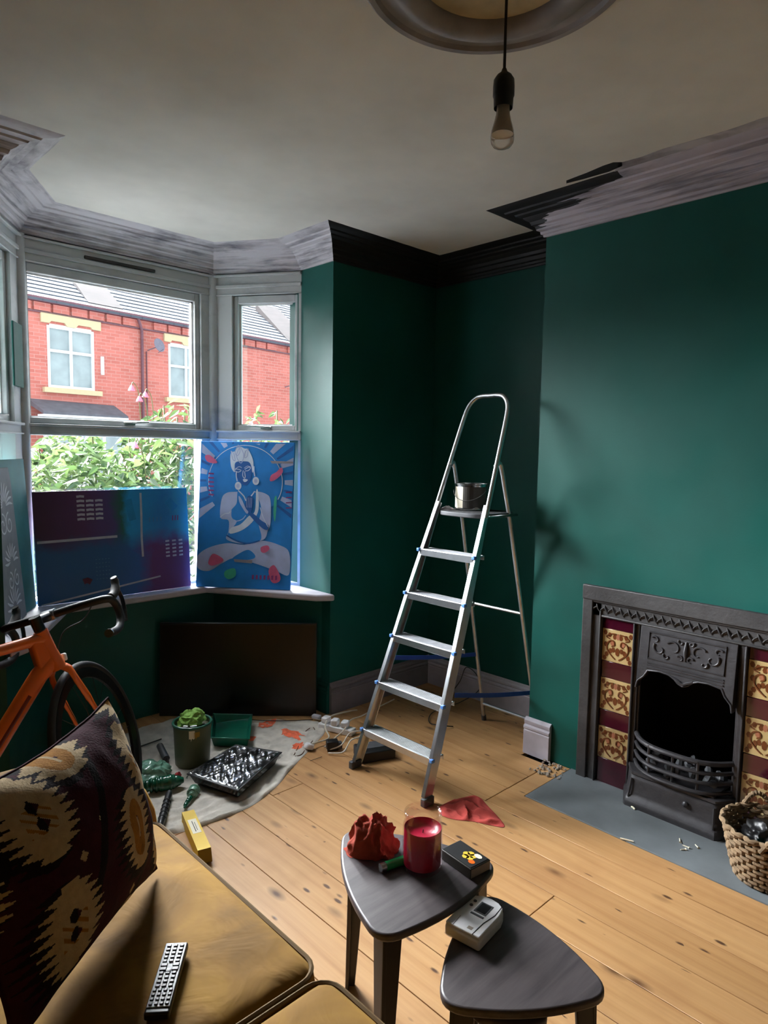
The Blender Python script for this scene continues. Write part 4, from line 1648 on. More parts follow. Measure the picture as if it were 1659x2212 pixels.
# stem, bars
st0, st1 = crown + .158 * AX, crown + .212 * AX
bt([st0, st1], .021, 'spacer_stack', 'carbon')
clamp = crown + .195 * AX + Vector((.10, 0, .012))
bt([crown + .195 * AX, clamp], .0185, 'stem', 'carbon', T=TS)
bt([clamp + Vector((0, -.024, 0)), clamp + Vector((0, .024, 0))], .0215, 'bar_clamp', 'alu_matt', T=TS)
for s_ in (1, -1):
    pts = [clamp + Vector(p) for p in ((0, s_ * .02, 0), (.004, s_ * .10, .002), (.010, s_ * .175, .002), (.036, s_ * .208, .001), (.075, s_ * .214, -.006), (.102, s_ * .216, -.036),
                                      (.100, s_ * .219, -.078), (.070, s_ * .222, -.113), (.020, s_ * .226, -.128), (-.045, s_ * .230, -.131))]
    hb = bt(catmull(pts, 5), .0152, 'handlebar', 'tape', T=TS)
    bt([pts[-1], pts[-1] + Vector((-.012, s_ * .001, 0))], .0165, 'bar_end_plug', 'steel', T=TS, parent=hb)
    hp = [clamp + Vector(p) for p in ((.070, s_ * .214, .004), (.105, s_ * .215, .014), (.138, s_ * .214, .040), (.150, s_ * .213, .070), (.147, s_ * .213, .082))]
    hd = bt(catmull(hp, 4), [.017] * 5 + [.018] * 4 + [.016] * 4 + [.013] * 4, 'brake_hood', 'rubber', T=TS)
    lp = [clamp + Vector(p) for p in ((.142, s_ * .213, .045), (.165, s_ * .215, .0), (.160, s_ * .217, -.05), (.138, s_ * .219, -.10))]
    bt(catmull(lp, 5), .0062, 'brake_lever', 'carbon', T=TS, parent=hd, sx=1.4)
cp_ = [clamp + Vector((.03, -.15, -.012)), clamp + Vector((.10, -.07, -.05)), crown + Vector((.10, .0, .12)), crown + Vector((.05, .035, .0))]
bt(catmull(cp_, 6), .0026, 'brake_cable', 'cable_black', T=TS, n=6)
MB().box(crown + Vector((.050, 0, .030)), (.022, .034, .030), M=TS).obj('crown_block', 'white_plastic', bike, bevel=.006)  # plain white block added in front of the fork crown

# ================================================================== CANVASES AND TV
def frame_axes(bl, br, lean_v, hgt):
    bl, br = Vector(bl), Vector(br)
    U = (br - bl)
    wd = U.length
    U.normalize()
    n_ = Vector((U.y, -U.x, 0))       # towards the room
    V = (Vector((0, 0, math.sqrt(hgt ** 2 - lean_v ** 2))) - n_ * lean_v).normalized()
    N = U.cross(V)
    if N.dot(n_) < 0:
        N = -N
    T = Matrix((U, V, N)).transposed().to_4x4()
    T.translation = bl
    return T, wd, hgt


def ribbon(mb, pts, w_, lift, T, wd, hgt, mi=0, taper=False):
    P = [Vector((p[0] * wd, p[1] * hgt)) for p in pts]
    L_, R_ = [], []
    n = len(P)
    for i, p in enumerate(P):
        d = (P[min(i + 1, n - 1)] - P[max(i - 1, 0)])
        d = d.normalized() if d.length else Vector((1, 0))
        q = Vector((-d.y, d.x)) * w_ / 2
        if taper:
            q = q * (math.sin(PI * (i + .3) / (n - .4)) * .8 + .2)
        L_.append(p + q)
        R_.append(p - q)
    vs = [(q.x, q.y, lift) for q in L_] + [(q.x, q.y, lift) for q in R_]
    mb.add(vs, [(i, i + 1, n + i + 1, n + i) for i in range(n - 1)], mi, T)


def shape(mb, pts, lift, T, wd, hgt, mi=0):
    mb.add([(p[0] * wd, p[1] * hgt, lift) for p in pts], [tuple(range(len(pts)))], mi, T)


def smooth2(pts, k=5, closed=False):
    return [(q.x, q.y) for q in catmull([(p[0], p[1], 0) for p in pts], k, closed)]


def ell(cx_, cy_, rx, ry, n=28, a0=0, a1=2 * PI):
    full = abs(a1 - a0 - 2 * PI) < 1e-6
    return [(cx_ + rx * math.cos(a0 + (a1 - a0) * k / n), cy_ + ry * math.sin(a0 + (a1 - a0) * k / n)) for k in range(n if full else n + 1)]


# --- blue figure painting
MT['blue_base'] = simple('cobalt_blue_paint', srgb(26, 132, 216), .6, 0, .16, 7)
MT['blue_lav'] = simple('pale_lavender_blue_paint', srgb(172, 188, 228), .65, 0, .14, 10)
MT['blue_line'] = simple('white_blue_line_paint', srgb(206, 220, 240), .6, 0, .08, 20)
MT['blue_deep'] = simple('deep_blue_paint', srgb(30, 96, 176), .6, 0, .15, 10)
MT['pink_mark'] = simple('coral_pink_paint', srgb(206, 96, 138), .6, 0, .15, 20)
MT['white_mark'] = simple('dusty_white_paint', srgb(200, 206, 226), .6, 0, .1, 20)
MT['green_mark'] = simple('mint_green_paint', srgb(62, 180, 150), .6, 0, .15, 20)
MT['purple_mark'] = simple('magenta_paint', srgb(140, 60, 130), .6, 0, .15, 20)
MT['sand_mark'] = simple('sand_paint', srgb(140, 138, 150), .6, 0, .1, 20)
blu = thing('blue_figure_painting', 'bright blue canvas of a seated crowned figure with praying hands, on window board', 'painting', (2.06, 3.33, .70))
T, wd, hg = frame_axes((1.888, 3.534, .7025), (2.247, 3.106, .7025), .10, .847)
TH = .018
MB().bb((0, 0, -TH), (wd, hg, 0), M=T).obj('canvas', 'blue_base', blu, bevel=.002)


def pc(x, y):       # drawing coordinates of this picture
    v = (1965 - y) / 1600.0
    u = (x - (105 + 60 * v)) / 1030.0
    return (min(max(u, .004), .996), min(max(v, .003), .997))


ray_ = MB()
cc = (655, 800)
for k in range(30):
    a = 2 * PI * k / 30
    if 3.9 < a < 5.5:
        continue
    wa = .10 if k % 2 == 0 else .045
    mi = 0 if k % 2 == 0 else 1
    pts = []
    for rad_, aa in ((430, a - wa * .6), (1150, a - wa), (1150, a + wa * .6), (430, a + wa * .5)):
        pts.append((cc[0] + rad_ * math.cos(aa), cc[1] - rad_ * math.sin(aa)))
    # clip by stepping in along the ray until inside
    def clip(p, q):
        for t in [i / 40 for i in range(41)]:
            x_, y_ = q[0] + (p[0] - q[0]) * t, q[1] + (p[1] - q[1]) * t
            v = (1965 - y_) / 1600.0
            u = (x_ - (105 + 60 * v)) / 1030.0
            if 0.003 < u < .997 and 0.003 < v < .997:
                return (x_, y_)
        return p
    pts[1] = clip(pts[0], pts[1])
    pts[2] = clip(pts[3], pts[2])
    shape(ray_, [pc(*p) for p in pts], .0004 + .00003 * k, T, wd, hg, mi)
obj_split(ray_, 'painted_ray', ['blue_lav', 'blue_deep'], blu, smooth=False)
fg = MB()
k_ = [0]


def S_(pts, mi, closed=True, sm=True):
    k_[0] += 1
    P = smooth2(pts, 5, True) if sm else pts
    shape(fg, [pc(*p) for p in P], .0016 + .00012 * k_[0], T, wd, hg, mi)


def L_(pts, w_=.006, mi=1, sm=True):
    k_[0] += 1
    P = smooth2(pts, 6) if sm else pts
    ribbon(fg, [pc(*p) for p in P], w_, .0016 + .00012 * k_[0], T, wd, hg, mi)


# halo disc
S_([(655 + 400 * math.cos(t), 800 - 390 * math.sin(t)) for t in [2 * PI * i / 20 for i in range(20)]], 0)
L_([(655 + 405 * math.cos(t), 800 - 395 * math.sin(t)) for t in [-.5 + 4.1 * i / 30 for i in range(31)]], .004)
# lap / lotus cloth
S_([(120, 1640), (240, 1540), (450, 1480), (640, 1490), (830, 1440), (1020, 1480), (1130, 1560), (1125, 1800), (980, 1760), (760, 1690), (540, 1640), (400, 1700), (250, 1790), (130, 1760)], 2)
S_([(510, 1650), (600, 1580), (690, 1545), (760, 1600), (740, 1640), (620, 1660)], 0)
# shoulders / shawl
S_([(380, 1200), (395, 1000), (450, 930), (560, 915), (760, 905), (880, 930), (930, 1000), (930, 1240), (900, 1330), (850, 1430), (640, 1480), (450, 1440), (470, 1350), (470, 1230)], 2)
# body
S_([(575, 905), (560, 1040), (500, 1120), (500, 1200), (560, 1240), (500, 1330), (460, 1400), (560, 1460), (680, 1480), (800, 1450), (830, 1390), (800, 1250), (830, 1100), (790, 960), (740, 900), (650, 930)], 0)
L_([(450, 1395), (560, 1450), (680, 1475), (810, 1440)], .008, 3)
L_([(500, 1120), (500, 1190), (545, 1235), (620, 1215), (660, 1170)], .005, 2)
# sash
S_([(480, 1370), (500, 1310), (600, 1270), (690, 1180), (760, 1120), (775, 900), (795, 910), (800, 1100), (740, 1230), (640, 1320), (540, 1365)], 1)
# neck, head
S_([(600, 840), (610, 940), (660, 965), (720, 930), (725, 820), (660, 850)], 0)
S_([(500, 640), (495, 500), (545, 470), (560, 440), (600, 420), (650, 440), (690, 450), (740, 560), (745, 660), (735, 700), (700, 600), (620, 580), (545, 600), (540, 700)], 1)
S_([(540, 660), (560, 590), (630, 580), (700, 590), (728, 660), (722, 760), (680, 830), (640, 840), (590, 800), (555, 730)], 3)
for c_ in ([(500, 470), (520, 560), (545, 570), (530, 500)], [(580, 400), (600, 470), (570, 520), (545, 480)], [(600, 420), (640, 510), (610, 600), (560, 520)], [(690, 440), (680, 520), (650, 540), (655, 480)]):
    L_(c_ + [c_[0]], .0045, 2)
L_([(545, 690), (580, 700), (610, 680), (560, 665), (545, 680)], .004)
L_([(650, 670), (690, 645), (715, 650), (690, 680), (655, 685)], .004)
L_([(545, 665), (590, 640), (625, 655)], .003)
L_([(645, 655), (680, 632), (715, 640)], .003)
L_([(635, 680), (628, 730), (640, 760), (655, 755), (650, 690)], .004)
S_([(630, 780), (655, 772), (684, 782), (670, 800), (645, 806)], 1)
S_([(625, 625), (635, 640), (625, 660), (616, 642)], 3)
for cx_, cy_ in ((578, 850), (772, 792)):
    S_([(cx_ + 36 * math.cos(t), cy_ - 44 * math.sin(t)) for t in [2 * PI * i / 10 for i in range(10)]], 1)
    S_([(cx_ + 18 * math.cos(t), cy_ - 22 * math.sin(t)) for t in [2 * PI * i / 8 for i in range(8)]], 2)
    L_([(cx_ - 10, cy_ - 50), (cx_ - 20, cy_ - 110), (cx_ - 18, cy_ - 160)], .006)
L_([(580, 900), (640, 960), (670, 1010), (720, 960), (760, 905)], .007)
# praying hands and forearm
S_([(670, 1000), (690, 960), (720, 960), (745, 990), (735, 1080), (720, 1130), (680, 1140), (655, 1080)], 3)
S_([(700, 1130), (760, 1160), (830, 1220), (905, 1270), (900, 1320), (850, 1310), (760, 1230), (690, 1150)], 3)
S_([(585, 960), (620, 1000), (660, 1090), (690, 1130), (670, 1150), (620, 1080), (590, 1020)], 2)
for dx in (0, 18, 36, 52):
    L_([(676 + dx, 975), (672 + dx, 1030), (668 + dx, 1085)], .0025, 2)
L_([(380, 1200), (430, 1160), (480, 1150), (490, 1130)], .005)
L_([(820, 1080), (850, 1180), (905, 1290)], .004)
fg.obj('painted_figure', ['blue_base', 'blue_line', 'blue_lav', 'blue_deep'], blu, smooth=False)['kind'] = 'stuff'
mk = MB()
q = [0]


def mark(pts, mi, sm=True):
    q[0] += 1
    shape(mk, [pc(*p) for p in (smooth2(pts, 4, True) if sm else pts)], .0085 + .00006 * q[0], T, wd, hg, mi)


mark([(930, 790), (940, 730), (1000, 690), (1050, 640), (1070, 680), (1040, 730), (980, 780)], 0)
mark([(215, 530), (270, 520), (350, 590), (320, 610), (240, 590)], 0)
mark([(250, 1700), (300, 1600), (400, 1640), (410, 1680), (300, 1730)], 0)
mark([(830, 1510), (900, 1490), (920, 1530), (870, 1570), (830, 1560)], 0)
mark([(910, 1760), (960, 1700), (1000, 1740), (1040, 1840), (1000, 1890), (940, 1880)], 0)
mark([(440, 1780), (540, 1750), (550, 1830), (480, 1870), (430, 1840)], 1)
mark([(965, 1140), (975, 980), (1000, 960), (995, 1120), (980, 1230)], 1)
mark([(530, 1650), (735, 1655), (730, 1690), (540, 1680)], 3, False)
mark([(930, 570), (1180, 575), (1180, 595), (950, 600)], 3, False)
for i in range(6):
    mark([(255, 712 + i * 46), (315, 716 + i * 46), (313, 732 + i * 46), (253, 730 + i * 46)], 2, False)
for i in range(4):
    mark([(1100, 905 + i * 56), (1165, 900 + i * 56), (1165, 912 + i * 56), (1100, 918 + i * 56)], 2, False)
for i in range(7):
    mark([(730 + i * 42, 1815), (752 + i * 42, 1812), (750 + i * 42, 1860), (728 + i * 42, 1862)], 2, False)
obj_split(mk, 'paint_mark', ['pink_mark', 'green_mark', 'purple_mark', 'sand_mark'], blu, smooth=False)

# --- dark blue and purple abstract
MT['abs'] = None
t_ = NT('blue_purple_abstract_ground')
tc_ = t_.co((1, 1, 1))
# u,v come from generated coordinates of the canvas slab
gen = t_.n('ShaderNodeTexCoord')
sp = t_.n('ShaderNodeSeparateXYZ')
t_.l(gen.outputs['Generated'], sp.inputs[0])
nn = t_.noise(tc_, 9, 5, .6)
uu = t_.math('ADD', sp.outputs['X'], t_.math('MULTIPLY', t_.math('SUBTRACT', nn, .5), .22))
colr = t_.ramp(uu, [(.0, srgb(60, 34, 66)), (.30, srgb(82, 44, 92)), (.46, srgb(76, 60, 120)), (.53, srgb(26, 96, 84)), (.60, srgb(20, 150, 210)), (.80, srgb(28, 120, 180)), (1.0, srgb(50, 160, 190))])
vv = t_.math('ADD', sp.outputs['Z'], t_.math('MULTIPLY', t_.math('SUBTRACT', nn, .5), .25))
low = t_.ramp(uu, [(.0, srgb(28, 90, 140)), (.45, srgb(30, 88, 140)), (.62, srgb(36, 92, 160)), (.72, srgb(96, 44, 108)), (1.0, srgb(92, 40, 92))])
t_.l(t_.mix(t_.ramp(vv, [(.45, (1, 1, 1)), (.60, (0, 0, 0))]), colr, low), t_.b.inputs['Base Color'])
t_.b.inputs['Roughness'].default_value = .5
t_.bump(nn, .2, .003)
MT['abs'] = t_.m
ab = thing('abstract_painting', 'wide dark blue and purple abstract canvas with grey dashes, on the window board', 'painting', (1.46, 3.57, .70))
T, wd, hg = frame_axes((1.050, 3.565, .7025), (1.876, 3.565, .7025), .045, .572)
MB().bb((0, 0, -.016), (wd, hg, 0), M=T).obj('canvas', 'abs', ab, bevel=.002)


def pa(x, y):
    return (min(max((x - 80) / 1490.0, .003), .997), min(max((1010 - y + (0)) / 925.0 * .93 + .04, .003), .997))


mk = MB()
ln = 0


def rb(pts, w_, mi=0):
    global ln
    ln += 1
    ribbon(mk, [pa(*p) for p in pts], w_, .0005 + .00003 * ln, T, wd, hg, mi)


rb([(95, 497), (400, 495), (820, 492)], .013)
rb([(1072, 92), (1070, 300), (1062, 520), (1066, 705)], .012)
rb([(105, 1050), (500, 1000), (1240, 912)], .009)
for j in range(6):
    for i in range(3):
        if j == 0 and i:
            continue
        rb([(455 + i * 85, 110 + j * 41), (490 + i * 85, 106 + j * 41), (525 + i * 85, 110 + j * 41)], .012)
for j in range(5):
    for i in range(3):
        rb([(1308 + i * 72, 575 + j * 37), (1350 + i * 72, 573 + j * 37)], .010)
for j in range(6):
    for i in range(5):
        rb([(600 + i * 30, 690 + j * 36), (614 + i * 30, 690 + j * 36)], .004, 1)
for j in range(10):
    rb([(120 + j * 36, 1150), (120 + j * 36, 1110)], .006, 1)
for j in range(4):
    rb([(1150 + j * 40, 330), (1150 + j * 40, 375)], .004, 1)
for j in range(3):
    rb([(1395 + j * 28, 375), (1400 + j * 28, 325)], .006, 2)
rb([(480, 880), (515, 870), (550, 890)], .030, 3)
rb([(940, 150), (960, 260), (980, 350)], .040, 4)
rb([(1350, 170), (1400, 230), (1430, 260)], .045, 4)
obj_split(mk, 'paint_mark', [simple('grey_stroke_paint', srgb(176, 180, 192), .6), simple('thin_blue_stroke', srgb(70, 120, 160), .6), simple('red_violet_stroke', srgb(140, 60, 110), .6),
                       simple('plum_stroke', srgb(82, 34, 62), .6), simple('bright_cyan_stroke', srgb(14, 130, 184), .6)], ab, smooth=False)

# --- pale carved / drawn canvas and teal edged canvas at the left
MT['greyart'] = simple('chalky_grey_canvas', srgb(120, 128, 134), .8, 0, .15, 12)
MT['greyline'] = simple('chalk_white_line', srgb(190, 198, 204), .8, 0, .1, 30)
tl = thing('mandala_canvas', 'grey canvas with white scroll and feather drawing at left end of window board', 'painting', (.93, 3.45, .70))
T, wd, hg = frame_axes((.790, 3.120, .7025), (.956, 3.425, .7025), .055, .700)
MB().bb((0, 0, -.016), (wd, hg, 0), M=T).obj('canvas', 'greyart', tl, bevel=.002)
mk = MB()
lv = 0
for cx_, cy_, rr_, n_p in ((.55, .86, .30, 11), (.60, .50, .24, 9), (.50, .22, .26, 9)):
    for k in range(n_p):
        a = PI * k / (n_p - 1)
        pts = smooth2([(cx_ + .08 * math.cos(a), cy_ - .10 + .03 * math.sin(a)), (cx_ + rr_ * .8 * math.cos(a + .1), cy_ - .10 + rr_ * .32 * math.sin(a + .1)), (cx_ + rr_ * 1.3 * math.cos(a), cy_ - .10 + rr_ * .5 * math.sin(a))], 4)
        lv += 1
        ribbon(mk, [(min(max(p[0], .02), .98), min(max(p[1], .01), .99)) for p in pts], .012, .0006 + .00002 * lv, T, wd, hg, 0, True)
    for s_ in (-1, 1):
        pts = []
        for k in range(26):
            t = k / 25
            a = s_ * (t * 8) + PI / 2
            r_ = rr_ * .55 * (1 - t * .8)
            pts.append((min(max(cx_ + s_ * .14 + r_ * math.cos(a), .02), .98), min(max(cy_ - .22 + r_ * .45 * math.sin(a), .01), .99)))
        lv += 1
        ribbon(mk, pts, .008, .0006 + .00002 * lv, T, wd, hg)
obj_split(mk, 'chalk_stroke', 'greyline', tl, smooth=False)
MT['tealfade'] = simple('teal_washed_canvas', srgb(58, 122, 124), .7, 0, .25, 6)
o = MB()
T, wd, hg = frame_axes((.812, 3.240, .7025), (1.046, 3.583, .7025), .040, .735)
o.bb((0, 0, -.016), (wd, hg, 0), M=T)
tag(o.obj('teal_canvas', 'tealfade', bevel=.002), 'plain teal-washed canvas standing behind the grey scroll canvas by window post', 'painting')

# --- television
tvb = thing('television', 'large black flat television standing on the floor against the wall beneath the bay window', 'television', (1.97, 3.23, 0))
T, wd, hg = frame_axes((1.640, 3.500, .002), (2.300, 2.925, .002), .035, .525)
MB().bb((0, 0, -.030), (wd, hg, 0), M=T).obj('casing', 'black_plastic', tvb, bevel=.003)
MB().bb((.010, .018, .0), (wd - .010, hg - .010, .0012), M=T).obj('screen', 'tv', tvb)

# ================================================================== PAINTING CLUTTER
MT['dustsheet'] = simple('paint_flecked_cotton_sheet', srgb(196, 190, 180), .9, 0, .2, 16, .6, 40)
dpoly = [(1.50, 3.42), (1.72, 3.36), (2.02, 3.08), (2.24, 2.86), (2.235, 2.75), (2.10, 2.655), (1.86, 2.52), (1.61, 2.375), (1.42, 2.33), (1.20, 2.35), (1.02, 2.45), (.98, 2.75), (1.10, 3.02), (1.28, 3.30)]


def inside(x_, y_, poly):
    c = False
    n = len(poly)
    for i in range(n):
        x1_, y1_ = poly[i]
        x2_, y2_ = poly[(i + 1) % n]
        if (y1_ > y_) != (y2_ > y_) and x_ < (x2_ - x1_) * (y_ - y1_) / (y2_ - y1_) + x1_:
            c = not c
    return c


def sheet_z(x_, y_):
    return .003 + .009 * max(0, 1 - abs(nz(x_ * 8 + 3, y_ * 8, 1)) * 4) + .007 * max(0, 1 - abs(nz(x_ * 19, y_ * 16 + 5, 2)) * 3.5)


ds = MB()
cen = Vector((1.60, 2.82))
outl2 = smooth2(dpoly, 8, True)
nr_ = 70
na = len(outl2)
vs = []
for j in range(nr_ + 1):
    f = j / nr_
    for i, p in enumerate(outl2):
        e = 1 + .012 * nz(i * .35, 4.2)
        x_, y_ = cen.x + (p[0] - cen.x) * f * e, cen.y + (p[1] - cen.y) * f * e
        z = sheet_z(x_, y_)
        vs.append((x_, y_, z if j < nr_ else .001))
fs = [(j * na + i, j * na + (i + 1) % na, (j + 1) * na + (i + 1) % na, (j + 1) * na + i) for j in range(nr_) for i in range(na)]
ds.add(vs, fs)
sheet = ds.obj('dust_sheet', 'dustsheet', angle=180)
tag(sheet, 'crumpled off-white dust sheet with orange patches spread under the painting gear', 'dust sheet')
MT['orangepaint'] = simple('bright_coral_spray_paint', srgb(236, 110, 74), .8, 0, .25, 40)
for k, (x_, y_, rx, ry) in enumerate(((2.04, 2.80, .045, .075), (2.02, 3.00, .06, .04), (1.845, 2.885, .035, .03), (1.98, 2.66, .03, .025))):
    o = MB()
    vs, fs = [], []
    for j in range(9):
        for i in range(26):
            a = 2 * PI * i / 26
            r_ = (1 + .6 * nz(math.cos(a) * 2 + k * 3, math.sin(a) * 2)) * (j + .02) / 8
            X_, Y_ = x_ + rx * r_ * math.cos(a), y_ + ry * r_ * math.sin(a)
            vs.append((X_, Y_, sheet_z(X_, Y_) + .0022))
            if j < 8:
                fs.append((j * 26 + i, j * 26 + (i + 1) % 26, (j + 1) * 26 + (i + 1) % 26, (j + 1) * 26 + i))
    o.add(vs, fs)
    o.obj('orange_patch', 'orangepaint', sheet)

# drum
dc = Vector((1.500, 2.852, .010))
TD = Matrix.Translation(dc)
dr = thing('paint_drum', 'tall olive green paint drum with a light green rag stuffed on top', 'paint drum', dc)
MB().lathe([(.0, 0), (.078, 0), (.080, .004), (.087, .188), (.091, .190), (.091, .198), (.088, .200), (.083, .200), (.082, .178), (.0, .172)], 44, TD).obj('drum_body', 'drum', dr)
m = MB()
n = 60
m.tube([TD @ Vector((.0875 * math.cos(2 * PI * k / n), .0875 * math.sin(2 * PI * k / n), .199 + .002 * nz(k * .5, 1))) for k in range(n)], .0065, 8, closed=True)
m.obj('painty_rim', 'drum_rim', dr)
m = MB()
for a0, a1, z0, z1, mi in ((4.05, 4.35, .150, .188, 0), (4.28, 4.62, .156, .180, 1)):
    for k in range(6):
        t0, t1 = a0 + (a1 - a0) * k / 6, a0 + (a1 - a0) * (k + 1) / 6
        e0, e1 = .008 * nz(k * .9, a0), .008 * nz((k + 1) * .9, a0)
        m.add([TD @ Vector((.0876 * math.cos(t), .0876 * math.sin(t), z)) for t, z in ((t0, z0 + e0 - .012 * (k == 2)), (t1, z0 + e1), (t1, z1), (t0, z1))], [(0, 1, 2, 3)], mi)
obj_split(m, 'torn_label', ['card_edge', 'yellow_dark'], dr)
for a, w_ in ((4.30, .030), (3.80, .022)):
    MB().box((.072 * math.cos(a), .072 * math.sin(a), .2065), (w_, .012, .0015), a + PI / 2, M=TD).obj('masking_scrap', 'white_paper', dr)
o = crumple('rag', (1.500, 2.858, .2070), .088, .070, .066, 5.1, 'green_rag', .4, 1.1, nu=56)
tag(o, 'light green rag bunched on top of the olive paint drum', 'cloth')


def tray(name, quad, h_, mat, floor_mat=None, z0=.012):
    c = sum((Vector((*p, 0)) for p in quad), Vector()) / 4

    def ring(f, z, dz=(0, 0, 0, 0)):
        return [Vector((c.x + (p[0] - c.x) * f, c.y + (p[1] - c.y) * f, z0 + z + d)) for p, d in zip(quad, dz)]
    m = MB()
    rings = [ring(.86, 0), ring(.98, h_ - .006), ring(1.03, h_ - .006), ring(1.03, h_), ring(.96, h_), ring(.84, .010, (.0, .030, .030, 0)), ]
    vs = [p for r_ in rings for p in r_]
    fs = [(3, 2, 1, 0)]
    for j in range(len(rings) - 1):
        for i in range(4):
            fs.append((j * 4 + i, j * 4 + (i + 1) % 4, (j + 1) * 4 + (i + 1) % 4, (j + 1) * 4 + i))
    k = (len(rings) - 1) * 4
    fs.append((k, k + 1, k + 2, k + 3))
    m.add(vs, fs)
    return m.obj(name, mat, bevel=.004, seg=2), rings


tg, rg = tray('paint_tray', [(1.640, 2.930), (1.775, 2.790), (1.955, 3.045), (1.805, 3.195)], .055, 'tray_green')
tag(tg, 'deep green wet paint tray on the dust sheet behind the drum', 'paint tray')
tb, rb_ = tray('paint_tray', [(1.462, 2.385), (1.375, 2.660), (1.690, 2.775), (1.805, 2.560)], .052, 'black_plastic', z0=.014)
tag(tb, 'black roller tray covered in shiny clear film at the front edge of dust sheet', 'paint tray')


def film():
    t = NT('clear_wrinkled_film')
    gl = t.n('ShaderNodeBsdfGlossy')
    gl.inputs['Roughness'].default_value = .24
    gl.inputs['Color'].default_value = (.95, .97, 1, 1)
    tr = t.n('ShaderNodeBsdfTransparent')
    mx = t.n('ShaderNodeMixShader')
    f = t.noise(t.co((2.0, 26, 4), (0, 0, R(-25))), 1.6, 3, .5, .9)
    t.l(t.ramp(f, [(.46, (.08,) * 3), (.62, (.80,) * 3)]), mx.inputs[0])
    bp = t.n('ShaderNodeBump')
    bp.inputs['Strength'].default_value = .3
    bp.inputs['Distance'].default_value = .01
    t.l(f, bp.inputs['Height'])
    t.l(bp.outputs[0], gl.inputs['Normal'])
    t.l(tr.outputs[0], mx.inputs[1])
    t.l(gl.outputs[0], mx.inputs[2])
    t.l(mx.outputs[0], t.out.inputs[0])
    return t.m


MT['film'] = film()
fq = rb_[3]


def filmp(u, v):
    p = (fq[0].lerp(fq[3], u)).lerp(fq[1].lerp(fq[2], u), v)
    c = (fq[0] + fq[2]) / 2
    p = c + (p - c) * 1.02
    e = min(u, 1 - u, v, 1 - v)
    s_ = nz(u * 3 + v * 2.5, (v - u) * 13, 3)
    z = p.z + .003 + .012 * max(-.6, s_) * min(1, e * 8) + .0025 * nz(u * 20, v * 20) * min(1, e * 8)
    if e < .04:
        z = p.z + .002 - (1 - e / .04) * .022
    return (p.x, p.y, z)


MB().grid(filmp, 70, 70).obj('plastic_film', 'film', tb, angle=180)

# film-wrapped rollers
def lumpy(name, a, b, r_, mat, seed, n=40, amp=.3):
    a, b = Vector(a), Vector(b)
    P = [a.lerp(b, k / n) + Vector((0, 0, .002 * nz(k * .3, seed))) for k in range(n + 1)]
    rr_ = [r_ * (min(1, .35 + 3 * min(k, n - k) / n)) * (1 + amp * nz(k * .45, seed, 2)) for k in range(n + 1)]
    m = MB().tube(P, rr_, 16)
    return m


wr = thing('wrapped_roller', 'dark green roller wrapped in cling film lying beside the sofa arm', 'paint roller', (1.29, 2.69, .012))
lumpy('x', (1.185, 2.725, .040), (1.358, 2.665, .040), .030, None, 1.2).obj('film_wrapped_sleeve', 'film_green', wr, angle=180)
MB().tube(catmull([(1.185, 2.725, .040), (1.150, 2.735, .040), (1.135, 2.700, .035), (1.10, 2.66, .024)], 5), .004, 8).obj('wire_frame', 'steel', wr)
w2 = thing('wrapped_brush', 'pale green film-wrapped brush on the sheet edge near yellow box', 'paint brush', (1.33, 2.54, .012))
lumpy('x', (1.325, 2.535, .030), (1.375, 2.585, .030), .020, None, 4.2, amp=.5).obj('film_wrapped_head', 'film_pale', w2, angle=180)
lumpy('x', (1.265, 2.480, .022), (1.335, 2.545, .026), .010, None, 6.2).obj('handle', 'film_green', w2, angle=180)
th_ = thing('roller_handle', 'black ribbed roller handle lying on the sheet beyond the sofa', 'roller handle', (1.20, 2.52, .012))
MB().tube([(1.120, 2.400, .026), (1.15, 2.445, .026), (1.22, 2.55, .026), (1.262, 2.612, .026)], [.012, .0145, .0135, .015], 14).obj('grip', 'black_plastic', th_)
MB().tube([(1.262, 2.612, .026), (1.272, 2.628, .026)], .011, 12).obj('end_cap', 'grey_plastic', th_)
for k in range(5):
    MB().tube([(1.155 + k * .018, 2.452 + k * .027, .026), (1.158 + k * .018, 2.4565 + k * .027, .026)], .0160, 14).obj('grip_ring', 'rubber', th_)
o = thing('mini_roller', 'small dark grey mini roller standing tilted beside the drum', 'paint roller', (1.40, 2.98, .012))
MB().tube([(1.405, 2.930, .028), (1.425, 3.04, .050)], [.017, .016], 16).obj('sleeve', 'grey_plastic', o)
MB().tube(catmull([(1.405, 2.930, .028), (1.40, 2.90, .022), (1.37, 2.89, .018), (1.34, 2.93, .018)], 5), .003, 6).obj('wire_frame', 'steel', o)
tag(crumple('plastic_bag', (1.290, 2.870, .012), .115, .085, .055, 9.1, 'film_pale', .2, 1.5), 'crumpled translucent plastic bag on the sheet between wheel and drum', 'plastic bag')
tag(crumple('plastic_bag', (1.375, 2.755, .012), .034, .018, .022, 12.4, 'redribbon', .9, 1.5, nu=36), 'small scrap of red plastic at the foot of the drum', 'plastic bag')
o = MB().tube([(1.36, 3.16, .018), (1.50, 3.18, .016)], [.004, .003], 8)
tag(o.obj('paint_stirrer', 'print_dark'), 'thin dark stirring stick on sheet between the wheel and drum', 'stick')

